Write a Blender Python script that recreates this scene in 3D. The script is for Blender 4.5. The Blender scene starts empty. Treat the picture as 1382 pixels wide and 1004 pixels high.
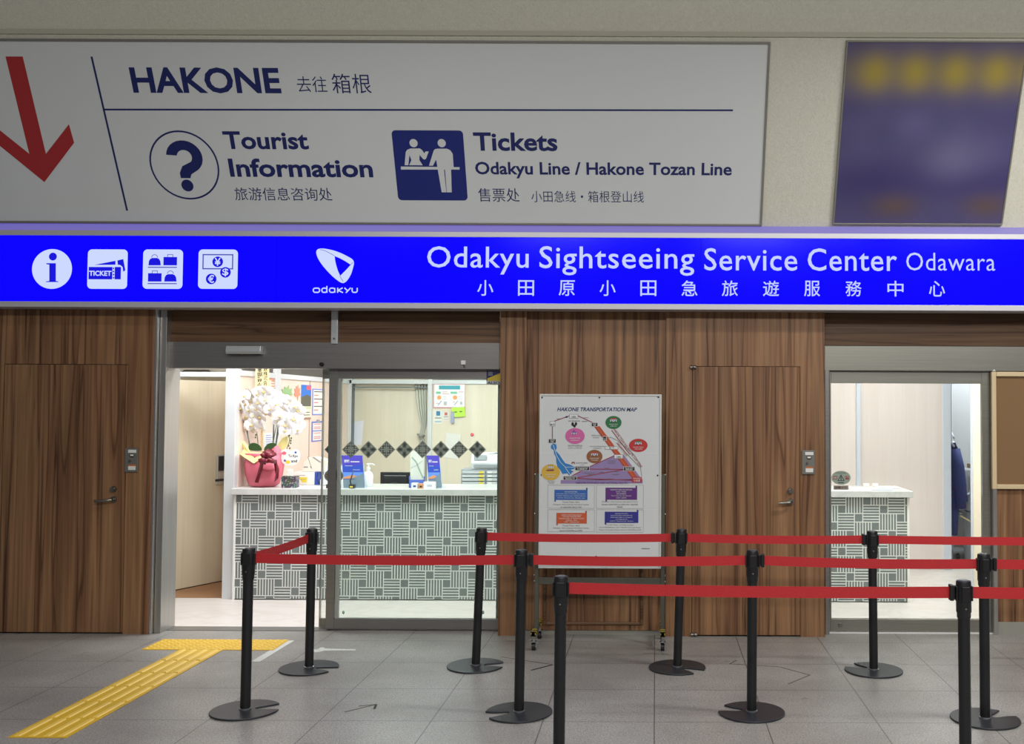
import bpy, bmesh, math, random
from mathutils import Vector, Matrix, Euler

R = math.radians
SC = bpy.context.scene
COL = SC.collection

# ---------------------------------------------------------------- camera
IMG_W, IMG_H = 1382, 1004
FPX = 1320.0                       # focal length in pixels
PX0, PY0 = 885.0, 504.0            # principal point (the photograph is cropped on its right)
EYE = Vector((0.0, 0.0, 1.70))
PITCH, ROLL, YAW = R(1.95), R(0.24), R(0.0)
CAM_ROT = Euler((0, 0, YAW)).to_matrix() @ Euler((R(90) + PITCH, 0, 0)).to_matrix() @ Euler((0, 0, ROLL)).to_matrix()
cam_data = bpy.data.cameras.new('camera')
cam_data.sensor_width = 36.0
cam_data.lens = FPX / IMG_W * 36.0
cam_data.shift_x = (IMG_W / 2 - PX0) / IMG_W
cam_data.shift_y = (PY0 - IMG_H / 2) / IMG_W
cam_data.clip_start = 0.05
cam = bpy.data.objects.new('camera', cam_data)
cam.matrix_world = Matrix.Translation(EYE) @ CAM_ROT.to_4x4()
COL.objects.link(cam)
SC.camera = cam

# ---------------------------------------------------------------- world, lights, exposure
SC.view_settings.view_transform = 'Standard'
SC.view_settings.look = 'None'
SC.view_settings.gamma = 1.0
SC.view_settings.use_curve_mapping = False
SC.view_settings.exposure = 0.0
world = bpy.data.worlds.new('world')
SC.world = world
world.use_nodes = True
world.node_tree.nodes['Background'].inputs[0].default_value = (0.93, 0.96, 1.0, 1)
world.node_tree.nodes['Background'].inputs[1].default_value = 0.12


def area(name, loc, sx, sy, power, color=(1, 1, 1), rot=(0, 0, 0)):
    l = bpy.data.lights.new(name, 'AREA')
    l.shape = 'RECTANGLE'
    l.size, l.size_y = sx, sy
    l.energy = power
    l.color = color
    o = bpy.data.objects.new(name, l)
    o.location = loc
    o.rotation_euler = rot
    COL.objects.link(o)
    return o


# station hall: rows of fluorescent troffers overhead, more of them to the right
for (x, y, e) in ((2.2, 1.0, 78), (3.0, 5.0, 96), (-0.6, 1.0, 54), (-1.9, 4.4, 34), (-3.6, 1.0, 14), (4.8, 2.6, 64)):
    area('hall_light', (x, y, 4.3), 1.3, 0.22, e, (1.0, 0.985, 0.95))
# unseen fill lamps added behind the camera to brighten the bulkhead and signs
for (x, y, e) in ((1.6, -2.4, 118), (-1.8, -2.4, 72), (4.6, -1.6, 70)):
    area('hall_fill', (x, y, 5.1), 1.3, 0.3, e, (1.0, 0.985, 0.95), (R(62), 0, 0))
# office behind the glass: recessed ceiling panels, the last one added to brighten the inner door
for (x, y, e) in ((-2.9, 7.95, 32), (-1.5, 7.95, 34), (0.6, 8.3, 14), (2.3, 7.95, 50), (-2.4, 10.3, 40), (-0.8, 10.6, 30), (2.3, 9.6, 12), (4.1, 10.2, 11), (3.9, 11.0, 34), (-4.6, 9.9, 17), (-4.0, 8.15, 20)):
    area('office_light', (x, y, 2.66), 1.15, 0.5, e, (0.97, 0.985, 1.0))
# unseen fill lamps added inside the doors to whiten the orchid flowers
for (x, e) in ((-2.9, 15), (-1.4, 12), (2.4, 6)):
    area('office_fill', (x, 7.72, 2.6), 1.2, 0.12, e, (0.97, 0.985, 1.0), (R(32), 0, 0))


# ---------------------------------------------------------------- picture measurements -> places in the world
def ray(px, py):
    return CAM_ROT @ Vector(((px - PX0) / FPX, -(py - PY0) / FPX, -1.0))


def W(px, py, Y):                  # on the upright plane at depth Y
    d = ray(px, py)
    return EYE + d * ((Y - EYE.y) / d.y)


def G(px, py, z=0.0):              # on the level plane at height z
    d = ray(px, py)
    return EYE + d * ((z - EYE.z) / d.z)


def XP(px, py, X):                 # on the side plane at X
    d = ray(px, py)
    return EYE + d * ((X - EYE.x) / d.x)


def BX(x0, y0, x1, y1, Y):         # rectangle -> X0, X1, Z0, Z1 on depth Y
    xm, ym = (x0 + x1) / 2, (y0 + y1) / 2
    return W(x0, ym, Y).x, W(x1, ym, Y).x, W(xm, y1, Y).z, W(xm, y0, Y).z


class Surf:
    """A flat surface: origin, in-plane axes u (right) and v (up), outward normal n."""
    def __init__(s, o, u, v):
        s.o, s.u, s.v = Vector(o), Vector(u).normalized(), Vector(v).normalized()
        s.n = s.u.cross(s.v).normalized()

    def uv(s, px, py):
        d = ray(px, py)
        p = EYE + d * ((s.o - EYE).dot(s.n) / d.dot(s.n))
        return (p - s.o).dot(s.u), (p - s.o).dot(s.v)

    def at(s, u, v, e=0.0):
        return s.o + s.u * u + s.v * v + s.n * e

    def px(s, px, py, e=0.0):
        return s.at(*s.uv(px, py), e)


def upright(Y):
    return Surf((0, Y, 0), (1, 0, 0), (0, 0, 1))


# ---------------------------------------------------------------- materials
def lin(c):
    if isinstance(c, str):
        c = c.lstrip('#')
        c = [int(c[i:i + 2], 16) / 255 for i in (0, 2, 4)]
        return tuple(x / 12.92 if x <= 0.04045 else ((x + 0.055) / 1.055) ** 2.4 for x in c)
    return tuple(c)


MATS = {}


def mat(name, color, rough=0.5, metal=0.0, emit=0.0, spec=0.5, bump=None, vary=None, coat=0.0):
    """bump=(scale, strength); vary=(scale, amount) gives a soft mottling of the colour."""
    if name in MATS:
        return MATS[name]
    m = bpy.data.materials.new(name)
    m.use_nodes = True
    nt = m.node_tree
    b = nt.nodes['Principled BSDF']
    c = (*lin(color), 1)
    b.inputs['Base Color'].default_value = c
    b.inputs['Roughness'].default_value = rough
    b.inputs['Metallic'].default_value = metal
    b.inputs['Specular IOR Level'].default_value = spec
    b.inputs['Coat Weight'].default_value = coat
    if emit:
        b.inputs['Emission Color'].default_value = c
        b.inputs['Emission Strength'].default_value = emit
    tc = nt.nodes.new('ShaderNodeTexCoord')
    if bump:
        n = nt.nodes.new('ShaderNodeTexNoise')
        n.inputs['Scale'].default_value = bump[0]
        n.inputs['Detail'].default_value = 3
        nt.links.new(tc.outputs['Object'], n.inputs['Vector'])
        bp = nt.nodes.new('ShaderNodeBump')
        bp.inputs['Strength'].default_value = bump[1]
        bp.inputs['Distance'].default_value = 0.01
        nt.links.new(n.outputs['Fac'], bp.inputs['Height'])
        nt.links.new(bp.outputs['Normal'], b.inputs['Normal'])
    if vary:
        n = nt.nodes.new('ShaderNodeTexNoise')
        n.inputs['Scale'].default_value = vary[0]
        n.inputs['Detail'].default_value = 4
        nt.links.new(tc.outputs['Object'], n.inputs['Vector'])
        h = nt.nodes.new('ShaderNodeMixRGB')
        h.blend_type = 'MIX'
        a = vary[1]
        h.inputs[1].default_value = (*[x * (1 - a) for x in c[:3]], 1)
        h.inputs[2].default_value = (*[min(1, x * (1 + a)) for x in c[:3]], 1)
        nt.links.new(n.outputs['Fac'], h.inputs[0])
        nt.links.new(h.outputs[0], b.inputs['Base Color'])
    MATS[name] = m
    return m


class NB:
    """small node-graph helper"""
    def __init__(s, name):
        s.m = bpy.data.materials.new(name)
        s.m.use_nodes = True
        s.nt = s.m.node_tree
        s.b = s.nt.nodes['Principled BSDF']
        s.tc = s.nt.nodes.new('ShaderNodeTexCoord')
        MATS[name] = s.m

    def add(s, t, ins=None, **props):
        n = s.nt.nodes.new(t)
        for k, v in props.items():
            setattr(n, k, v)
        for k, v in (ins or {}).items():
            if hasattr(v, 'is_linked') or isinstance(v, bpy.types.NodeSocket):
                s.nt.links.new(v, n.inputs[k])
            else:
                n.inputs[k].default_value = v
        return n

    def link(s, a, b):
        s.nt.links.new(a, b)

    def mapping(s, scale, loc=(0, 0, 0), rot=(0, 0, 0)):
        return s.add('ShaderNodeMapping', {'Vector': s.tc.outputs['Object'], 'Scale': scale, 'Location': loc, 'Rotation': rot}).outputs[0]

    def noise(s, vec, scale, detail=3, rough=0.5, dist=0.0):
        return s.add('ShaderNodeTexNoise', {'Vector': vec, 'Scale': scale, 'Detail': detail, 'Roughness': rough, 'Distortion': dist}).outputs['Fac']

    def math(s, op, a, b=0.0, c=0.0):
        return s.add('ShaderNodeMath', {0: a, 1: b, 2: c}, operation=op).outputs[0]

    def ramp(s, fac, stops, interp='LINEAR'):
        n = s.add('ShaderNodeValToRGB', {'Fac': fac})
        r = n.color_ramp
        r.interpolation = interp
        while len(r.elements) < len(stops):
            r.elements.new(0.5)
        for e, (p, c) in zip(r.elements, stops):
            e.position = p
            cc = lin(c) if isinstance(c, str) else ((c, c, c) if not hasattr(c, '__len__') else c)
            e.color = (*cc[:3], 1)
        return n.outputs[0]

    def mix(s, fac, a, b, mode='MIX'):
        n = s.add('ShaderNodeMixRGB', {0: fac}, blend_type=mode)
        for i, v in ((1, a), (2, b)):
            if isinstance(v, bpy.types.NodeSocket):
                s.nt.links.new(v, n.inputs[i])
            else:
                n.inputs[i].default_value = (*lin(v), 1)
        return n.outputs[0]

    def bump(s, h, strength, dist=0.01):
        n = s.add('ShaderNodeBump', {'Height': h, 'Strength': strength, 'Distance': dist})
        s.link(n.outputs[0], s.b.inputs['Normal'])


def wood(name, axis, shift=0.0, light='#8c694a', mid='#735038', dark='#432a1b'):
    """walnut laminate; axis 'z' = upright grain, 'x' = level grain"""
    if name in MATS:
        return MATS[name]
    n = NB(name)
    if axis == 'z':
        v1, v2, v3 = n.mapping((7.0, 7.0, 0.22), (shift, 0, shift)), n.mapping((24, 24, 0.5), (shift, 3, 0)), n.mapping((55, 55, 1.1), (0, shift, 0))
    else:
        v1, v2, v3 = n.mapping((0.22, 7.0, 9.0), (shift, 0, shift)), n.mapping((0.5, 24, 24), (shift, 3, 0)), n.mapping((1.1, 55, 55), (0, shift, 0))
    big = n.noise(v1, 1.0, 2, 0.5, 0.6)
    fine = n.noise(v2, 1.0, 4, 0.6, 0.8)
    hair = n.noise(v3, 1.0, 3, 0.6, 0.3)
    base = n.ramp(big, [(0.30, mid), (0.42, light), (0.52, mid), (0.60, light), (0.72, mid)])
    f2 = n.ramp(fine, [(0.30, 0.0), (0.50, 0.5), (0.75, 1.0)])
    c = n.mix(0.35, base, f2, 'OVERLAY')
    streak = n.ramp(fine, [(0.31, 1.0), (0.37, 0.0)])
    c = n.mix(streak, c, dark)
    st2 = n.ramp(n.math('ABSOLUTE', n.math('SUBTRACT', big, 0.50)), [(0.0, 0.75), (0.014, 0.0)])
    c = n.mix(st2, c, dark)
    h2 = n.ramp(hair, [(0.35, 0.38), (0.65, 0.62)])
    c = n.mix(0.5, c, h2, 'OVERLAY')
    n.link(c, n.b.inputs['Base Color'])
    n.b.inputs['Roughness'].default_value = 0.42
    n.b.inputs['Specular IOR Level'].default_value = 0.3
    return n.m


def make_stucco():
    n = NB('stucco')
    a = n.noise(n.mapping((1, 1, 1)), 55, 5, 0.65, 1.5)
    b = n.noise(n.mapping((1, 1, 1.4)), 42, 3, 0.6, 2.5)
    flecks = n.ramp(n.math('ABSOLUTE', n.math('SUBTRACT', b, 0.36)), [(0.0, 0.55), (0.012, 0.0)])
    c = n.mix(n.ramp(a, [(0.35, 0.0), (0.7, 1.0)]), '#cfccba', '#dedbcc')
    c = n.mix(flecks, c, '#a39e88')
    n.link(c, n.b.inputs['Base Color'])
    n.b.inputs['Roughness'].default_value = 0.85
    n.bump(a, 0.5, 0.012)
    return n.m


def make_granite(ox, oy, tw, td):
    n = NB('granite_tiles')
    v = n.mapping((1, 1, 1))
    sp = n.noise(v, 120, 3, 0.75)
    sp2 = n.noise(v, 55, 3, 0.65)
    bl = n.noise(v, 1.3, 4, 0.55)
    c = n.ramp(sp, [(0.32, '#565250'), (0.46, '#979490'), (0.58, '#adaaa6'), (0.72, '#e0dedb')])
    c = n.mix(n.ramp(sp2, [(0.32, 0.5), (0.46, 0.0)]), c, '#5d5752')
    c = n.mix(n.ramp(bl, [(0.38, 0.45), (0.62, 0.0)]), c, '#6d6762')
    scuff = n.noise(n.mapping((2.2, 5.5, 1), rot=(0, 0, 0.5)), 1.6, 4, 0.6, 1.0)
    c = n.mix(n.ramp(scuff, [(0.66, 0.0), (0.74, 0.5)]), c, '#4a443f')
    sep = n.add('ShaderNodeSeparateXYZ', {0: n.tc.outputs['Object']})
    jx = n.math('ABSOLUTE', n.math('SUBTRACT', n.math('FRACT', n.math('ADD', n.math('DIVIDE', n.math('SUBTRACT', sep.outputs[0], ox), tw), 0.5)), 0.5))
    jy = n.math('ABSOLUTE', n.math('SUBTRACT', n.math('FRACT', n.math('ADD', n.math('DIVIDE', n.math('SUBTRACT', sep.outputs[1], oy), td), 0.5)), 0.5))
    ln = n.math('MAXIMUM', n.math('LESS_THAN', jx, 0.0028 / tw), n.math('LESS_THAN', jy, 0.0028 / td))
    c = n.mix(n.math('MULTIPLY', ln, 0.75), c, '#25211e')
    n.link(c, n.b.inputs['Base Color'])
    rg = n.ramp(bl, [(0.3, 0.40), (0.7, 0.30)])
    n.link(rg, n.b.inputs['Roughness'])
    n.b.inputs['Specular IOR Level'].default_value = 0.55
    n.bump(sp, 0.10, 0.002)
    return n.m


def make_marble(name, base, vein, scale=1.4, tiles=None, rough=0.3):
    n = NB(name)
    v = n.mapping((1, 1.8, 1))
    a = n.noise(v, scale, 6, 0.6, 1.6)
    ve = n.ramp(n.math('ABSOLUTE', n.math('SUBTRACT', a, 0.5)), [(0.0, 0.6), (0.05, 0.0)])
    b = n.noise(v, scale * 0.7, 3, 0.5, 0.4)
    c = n.mix(ve, base, vein)
    c = n.mix(n.ramp(b, [(0.4, 0.25), (0.65, 0.0)]), c, vein)
    if tiles:
        sep = n.add('ShaderNodeSeparateXYZ', {0: n.tc.outputs['Object']})
        jx = n.math('ABSOLUTE', n.math('SUBTRACT', n.math('FRACT', n.math('DIVIDE', sep.outputs[0], tiles)), 0.5))
        jy = n.math('ABSOLUTE', n.math('SUBTRACT', n.math('FRACT', n.math('DIVIDE', sep.outputs[1], tiles)), 0.5))
        ln = n.math('MAXIMUM', n.math('LESS_THAN', jx, 0.003), n.math('LESS_THAN', jy, 0.003))
        c = n.mix(n.math('MULTIPLY', ln, 0.5), c, vein)
    n.link(c, n.b.inputs['Base Color'])
    n.b.inputs['Roughness'].default_value = rough
    return n.m


def make_panel(name, a, b, scale=5.0):
    """pale printed wood-grain board, upright grain"""
    n = NB(name)
    g = n.noise(n.mapping((scale, scale, 0.25)), 1.0, 4, 0.6, 0.5)
    f = n.noise(n.mapping((60, 60, 1.0)), 1.0, 3, 0.6)
    c = n.mix(n.ramp(g, [(0.3, 0.0), (0.7, 1.0)]), a, b)
    c = n.mix(0.25, c, n.ramp(f, [(0.3, 0.4), (0.7, 0.6)]), 'OVERLAY')
    n.link(c, n.b.inputs['Base Color'])
    n.b.inputs['Roughness'].default_value = 0.55
    return n.m


def make_steel(name, col, rough, axis='x', metal=1.0):
    n = NB(name)
    v = n.mapping((0.6, 60, 120) if axis == 'x' else (120, 60, 0.6))
    g = n.noise(v, 3.0, 3, 0.6)
    c = n.mix(n.ramp(g, [(0.3, 0.0), (0.7, 1.0)]), [x * 0.86 for x in lin(col)], [min(1, x * 1.1) for x in lin(col)])
    n.link(c, n.b.inputs['Base Color'])
    n.b.inputs['Metallic'].default_value = metal
    n.b.inputs['Roughness'].default_value = rough
    n.bump(g, 0.04, 0.002)
    return n.m


def make_glass():
    m = bpy.data.materials.new('clear_glass')
    m.use_nodes = True
    nt = m.node_tree
    nt.nodes.remove(nt.nodes['Principled BSDF'])
    t = nt.nodes.new('ShaderNodeBsdfTransparent')
    t.inputs[0].default_value = (0.955, 0.985, 0.97, 1)
    g = nt.nodes.new('ShaderNodeBsdfGlossy')
    g.inputs['Roughness'].default_value = 0.02
    f = nt.nodes.new('ShaderNodeFresnel')
    f.inputs[0].default_value = 1.35
    mx = nt.nodes.new('ShaderNodeMixShader')
    nt.links.new(f.outputs[0], mx.inputs[0])
    nt.links.new(t.outputs[0], mx.inputs[1])
    nt.links.new(g.outputs[0], mx.inputs[2])
    nt.links.new(mx.outputs[0], nt.nodes['Material Output'].inputs['Surface'])
    MATS['clear_glass'] = m
    return m


# ---------------------------------------------------------------- mesh helper
TXT = {}


def glyphs(body, bold=0.0, space=1.0, line=1.0):
    k = (body, bold, space, line)
    if k not in TXT:
        c = bpy.data.curves.new('lettering_outline', 'FONT')
        c.body = body
        c.size = 1.0
        c.offset = bold
        c.space_character = space
        c.space_line = line
        c.fill_mode = 'FRONT'
        c.resolution_u = 3
        if '\n' in body:
            c.align_x = 'CENTER'
        o = bpy.data.objects.new('lettering_outline', c)
        m = bpy.data.meshes.new_from_object(o)
        vs = [(v.co.x, v.co.y) for v in m.vertices]
        fs = [tuple(p.vertices) for p in m.polygons]
        bpy.data.objects.remove(o)
        bpy.data.curves.remove(c)
        bpy.data.meshes.remove(m)
        x0, x1 = min(v[0] for v in vs), max(v[0] for v in vs)
        y0, y1 = min(v[1] for v in vs), max(v[1] for v in vs)
        TXT[k] = ([((x - x0) / max(1e-6, x1 - x0), (y - y0) / max(1e-6, y1 - y0)) for x, y in vs], fs, (x1 - x0) / max(1e-6, y1 - y0))
    return TXT[k]


class MB:
    def __init__(s):
        s.v, s.f, s.mi = [], [], []

    def raw(s, vs, fs, m=0):
        k = len(s.v)
        s.v += [Vector(p) for p in vs]
        for f in fs:
            s.f.append([i + k for i in f])
            s.mi.append(m)
        return s

    def box(s, x0, x1, y0, y1, z0, z1, m=0):
        vs = [(x, y, z) for z in (z0, z1) for y in (y0, y1) for x in (x0, x1)]
        return s.raw(vs, [(0, 2, 3, 1), (4, 5, 7, 6), (0, 1, 5, 4), (2, 6, 7, 3), (0, 4, 6, 2), (1, 3, 7, 5)], m)

    def obox(s, c, ax, ay, az, m=0):
        """box from a centre and three half-axis vectors"""
        c, ax, ay, az = Vector(c), Vector(ax), Vector(ay), Vector(az)
        vs = [c + ax * i + ay * j + az * k for k in (-1, 1) for j in (-1, 1) for i in (-1, 1)]
        return s.raw(vs, [(0, 2, 3, 1), (4, 5, 7, 6), (0, 1, 5, 4), (2, 6, 7, 3), (0, 4, 6, 2), (1, 3, 7, 5)], m)

    def prism(s, pts, d, m=0):
        """closed outline (3-D points) pushed along vector d"""
        n = len(pts)
        d = Vector(d)
        vs = [Vector(p) for p in pts] + [Vector(p) + d for p in pts]
        fs = [tuple(range(n))[::-1], tuple(range(n, 2 * n))]
        fs += [(i, (i + 1) % n, n + (i + 1) % n, n + i) for i in range(n)]
        return s.raw(vs, fs, m)

    def face(s, pts, m=0):
        return s.raw(pts, [tuple(range(len(pts)))], m)

    def tube(s, path, r, seg=12, m=0, caps=True):
        """round bar along a path; r a number or one per point"""
        path = [Vector(p) for p in path]
        rs = r if hasattr(r, '__len__') else [r] * len(path)
        k = len(s.v)
        prev = None
        for i, p in enumerate(path):
            t = (path[min(i + 1, len(path) - 1)] - path[max(i - 1, 0)])
            t = t.normalized() if t.length > 1e-9 else Vector((0, 0, 1))
            if prev is None:
                a = Vector((1, 0, 0)) if abs(t.x) < 0.9 else Vector((0, 1, 0))
                prev = (a - t * a.dot(t)).normalized()
            else:
                q = prev - t * prev.dot(t)
                prev = q.normalized() if q.length > 1e-6 else prev
            b = t.cross(prev)
            for j in range(seg):
                a = 2 * math.pi * j / seg
                s.v.append(p + (prev * math.cos(a) + b * math.sin(a)) * rs[i])
        for i in range(len(path) - 1):
            for j in range(seg):
                s.f.append([k + i * seg + j, k + i * seg + (j + 1) % seg, k + (i + 1) * seg + (j + 1) % seg, k + (i + 1) * seg + j])
                s.mi.append(m)
        if caps:
            s.f.append([k + j for j in range(seg)][::-1])
            s.f.append([k + (len(path) - 1) * seg + j for j in range(seg)])
            s.mi += [m, m]
        return s

    def lathe(s, prof, c=(0, 0, 0), seg=32, m=0, wob=None):
        """prof: list of (radius, z)"""
        c = Vector(c)
        k = len(s.v)
        for (r, z) in prof:
            for j in range(seg):
                a = 2 * math.pi * j / seg
                rr = r * (1 + (wob(a, z) if wob else 0))
                s.v.append(c + Vector((rr * math.cos(a), rr * math.sin(a), z)))
        for i in range(len(prof) - 1):
            for j in range(seg):
                s.f.append([k + i * seg + j, k + i * seg + (j + 1) % seg, k + (i + 1) * seg + (j + 1) % seg, k + (i + 1) * seg + j])
                s.mi.append(m)
        if prof[0][0] > 1e-4:
            s.f.append([k + j for j in range(seg)][::-1])
            s.mi.append(m)
        if prof[-1][0] > 1e-4:
            s.f.append([k + (len(prof) - 1) * seg + j for j in range(seg)])
            s.mi.append(m)
        return s

    def ball(s, c, rx, ry, rz, seg=14, rings=8, m=0):
        prof = [(math.sin(math.pi * i / rings), -math.cos(math.pi * i / rings)) for i in range(rings + 1)]
        k = len(s.v)
        s.lathe(prof, (0, 0, 0), seg, m)
        c = Vector(c)
        for i in range(k, len(s.v)):
            v = s.v[i]
            s.v[i] = c + Vector((v.x * rx, v.y * ry, v.z * rz))
        return s

    # flat print on a surface -------------------------------------------------
    def poly(s, sf, uv, e=0.001, m=0):
        return s.face([sf.at(u, v, e) for u, v in uv], m)

    def ppoly(s, sf, pts, e=0.001, m=0):
        return s.face([sf.px(x, y, e) for x, y in pts][::-1] if _area(pts) > 0 else [sf.px(x, y, e) for x, y in pts], m)

    def disc(s, sf, u, v, ru, rv=None, e=0.001, m=0, seg=36):
        rv = rv or ru
        return s.poly(sf, [(u + ru * math.cos(2 * math.pi * i / seg), v + rv * math.sin(2 * math.pi * i / seg)) for i in range(seg)], e, m)

    def ring(s, sf, u, v, r0, r1, e=0.001, m=0, seg=48, a0=0.0, a1=2 * math.pi):
        k = len(s.v)
        full = abs(a1 - a0 - 2 * math.pi) < 1e-6
        for i in range(seg + 1):
            a = a0 + (a1 - a0) * i / seg
            for r in (r0, r1):
                s.v.append(sf.at(u + r * math.cos(a), v + r * math.sin(a), e))
        for i in range(seg):
            s.f.append([k + 2 * i, k + 2 * i + 1, k + 2 * i + 3, k + 2 * i + 2])
            s.mi.append(m)
        return s

    def rect(s, sf, u0, v0, u1, v1, e=0.001, m=0, r=0.0):
        if r <= 0:
            return s.poly(sf, [(u0, v0), (u1, v0), (u1, v1), (u0, v1)], e, m)
        pts = []
        for (cx, cy, a) in ((u1 - r, v1 - r, 0), (u0 + r, v1 - r, 90), (u0 + r, v0 + r, 180), (u1 - r, v0 + r, 270)):
            pts += [(cx + r * math.cos(R(a + 90 * i / 6)), cy + r * math.sin(R(a + 90 * i / 6))) for i in range(7)]
        return s.poly(sf, pts, e, m)

    def prect(s, sf, x0, y0, x1, y1, e=0.001, m=0, r=0.0):
        xm, ym = (x0 + x1) / 2, (y0 + y1) / 2
        u0, u1 = sf.uv(x0, ym)[0], sf.uv(x1, ym)[0]
        v0, v1 = sf.uv(xm, y1)[1], sf.uv(xm, y0)[1]
        return s.rect(sf, u0, v0, u1, v1, e, m, r)

    def line(s, sf, pts, w, e=0.001, m=0):
        """stroke through pixel points, width in metres"""
        q = [Vector(sf.uv(*p)) for p in pts]
        for a, b in zip(q, q[1:]):
            d = b - a
            if d.length < 1e-7:
                continue
            nn = Vector((-d.y, d.x)).normalized() * w / 2
            s.poly(sf, [tuple(a - nn), tuple(b - nn), tuple(b + nn), tuple(a + nn)], e, m)
        return s

    def text(s, body, sf, u0, v0, u1, v1, e=0.001, m=0, bold=0.0, space=1.0, line=1.0, slant=0.0):
        vs, fs, _ = glyphs(body, bold, space, line)
        return s.raw([sf.at(u0 + (x + slant * y) * (u1 - u0), v0 + y * (v1 - v0), e) for x, y in vs], fs, m)

    def ptext(s, body, sf, x0, y0, x1, y1, e=0.001, m=0, bold=0.0, space=1.0, line=1.0, slant=0.0):
        xm, ym = (x0 + x1) / 2, (y0 + y1) / 2
        u0, u1 = sf.uv(x0, ym)[0], sf.uv(x1, ym)[0]
        v0, v1 = sf.uv(xm, y1)[1], sf.uv(xm, y0)[1]
        return s.text(body, sf, u0, v0, u1, v1, e, m, bold, space, line, slant)

    def build(s, name, mats, parent=None, loc=None, smooth=False, bevel=0.0, sub=0, seg=2):
        """links everything collected as ONE mesh object; points are in the world, or relative to the parent when loc is given"""
        if not isinstance(mats, (list, tuple)):
            mats = [mats]
        off = Vector((0, 0, 0)) if loc is not None else wloc(parent)
        me = bpy.data.meshes.new(name)
        me.from_pydata([v - off for v in s.v], [], s.f)
        for m in mats:
            me.materials.append(m)
        if len(mats) > 1:
            me.polygons.foreach_set('material_index', s.mi)
        if smooth:
            me.polygons.foreach_set('use_smooth', [True] * len(me.polygons))
        me.validate()
        me.update()
        o = bpy.data.objects.new(name, me)
        COL.objects.link(o)
        if parent:
            o.parent = parent
        if loc is not None:
            o.location = loc
        if bevel:
            b = o.modifiers.new('bevel', 'BEVEL')
            b.width = bevel
            b.segments = seg
            b.limit_method = 'ANGLE'
            b.angle_limit = R(40)
        if sub:
            q = o.modifiers.new('subsurf', 'SUBSURF')
            q.levels = q.render_levels = sub
        if smooth == 'auto':
            try:
                me.set_sharp_from_angle(angle=R(35))
            except Exception:
                pass
        return o


def _area(p):
    return sum(p[i][0] * p[(i + 1) % len(p)][1] - p[(i + 1) % len(p)][0] * p[i][1] for i in range(len(p)))


def wloc(o):
    v = Vector((0, 0, 0))
    while o:
        v += o.location
        o = o.parent
    return v


def tag(o, label, cat, group=None, kind=None):
    o['label'] = label
    o['category'] = cat
    if group:
        o['group'] = group
    if kind:
        o['kind'] = kind
    return o


def thing(name, loc, label, cat, group=None):
    o = bpy.data.objects.new(name, None)
    o.empty_display_size = 0.05
    o.location = loc
    COL.objects.link(o)
    return tag(o, label, cat, group)


def struct(o, label=None):
    o['kind'] = 'structure'
    if label:
        o['label'] = label
    return o


def copy_tree(o, parent=None):
    c = o.copy()
    COL.objects.link(c)
    if parent:
        c.parent = parent
    for ch in list(o.children):
        copy_tree(ch, c)
    return c


def catmull(pts, n=6, closed=True):
    out = []
    N = len(pts)
    for i in range(N if closed else N - 1):
        p = [Vector(pts[(i + k) % N] if closed else pts[min(max(i + k, 0), N - 1)]) for k in (-1, 0, 1, 2)]
        for j in range(n):
            t = j / n
            q = 0.5 * ((2 * p[1]) + (p[2] - p[0]) * t + (2 * p[0] - 5 * p[1] + 4 * p[2] - p[3]) * t * t + (3 * p[1] - p[0] - 3 * p[2] + p[3]) * t ** 3)
            out.append(tuple(q))
    if not closed:
        out.append(tuple(pts[-1]))
    return out

# ---------------------------------------------------------------- main planes of the place
F = 7.31                 # face of the wooden shop front
D = F + 0.15             # sliding doors
FP = upright(F)
DP = upright(D)
YC = 8.60                # front of the service counter
YP = 8.65                # partition with the inner doorway
XS = XP(318, 507, 0).x if False else W(318, 640, YP).x      # side partition running back
YB = EYE.y + (XS / ray(470, 560).x) * ray(470, 560).y        # rear partition on the left
YR = 10.33               # rear partition on the right
ZC = 2.70                # office ceiling
X0, X1 = W(-90, 700, F).x, W(1800, 700, F).x                 # ends of what is built

GLASS = make_glass()
WZ = wood('walnut_upright', 'z')
WZ2 = wood('walnut_upright_door', 'z', 1.7)
WZ3 = wood('walnut_upright_side', 'z', 4.3)
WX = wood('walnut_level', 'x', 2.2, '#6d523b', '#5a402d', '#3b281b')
STUCCO = make_stucco()
GRANITE = make_granite(0.0, 6.54, 0.602, 0.60)
TILE = make_marble('pale_floor_tiles', '#cfc8c3', '#beb5ae', 1.2, 0.6, 0.35)
MARBLE = make_marble('white_marble', '#c9c9c6', '#b7b7b4', 1.2, None, 0.25)
STEEL = make_steel('brushed_steel', '#97958c', 0.34, 'x', .85)
STEELZ = make_steel('brushed_steel_upright', '#b0aeaa', 0.30, 'z', .8)
BRIGHT = make_steel('bright_steel', '#d5d3d0', 0.25, 'z')
DSTEEL = make_steel('dark_steel', '#8e8b88', 0.36, 'x', .75)
ALU = mat('aluminium', '#c9ccce', 0.35, 0.6)
ALUW = mat('white_aluminium', '#cfd2d4', 0.4, 0.15)
PANEL = make_panel('maple_panel', '#ddd5c4', '#d3c9b5')
PANELR = make_panel('pale_pink_panel', '#e2d8d3', '#d9cdc7', 4.0)
PANELS = make_panel('pink_panel', '#dfccbe', '#d8c2b2', 5.0)
WHITE = mat('white_paint', '#e2e1db', 0.6)
PANELD = make_panel('door_maple', '#e3d8bf', '#d4c8ac')
CREAM = mat('cream_paint', '#ded6c6', 0.6)
BLACK = mat('black_plastic', '#141416', 0.45)
GAP = mat('dark_gap', '#120c08', 0.9)
BROWNF = make_panel('brown_floor', '#9a7350', '#86603f', 3.0)


def sbox(name, m, x0, x1, y0, y1, z0, z1, bevel=0.0):
    return struct(MB().box(x0, x1, y0, y1, z0, z1).build(name, m, bevel=bevel))


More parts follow.
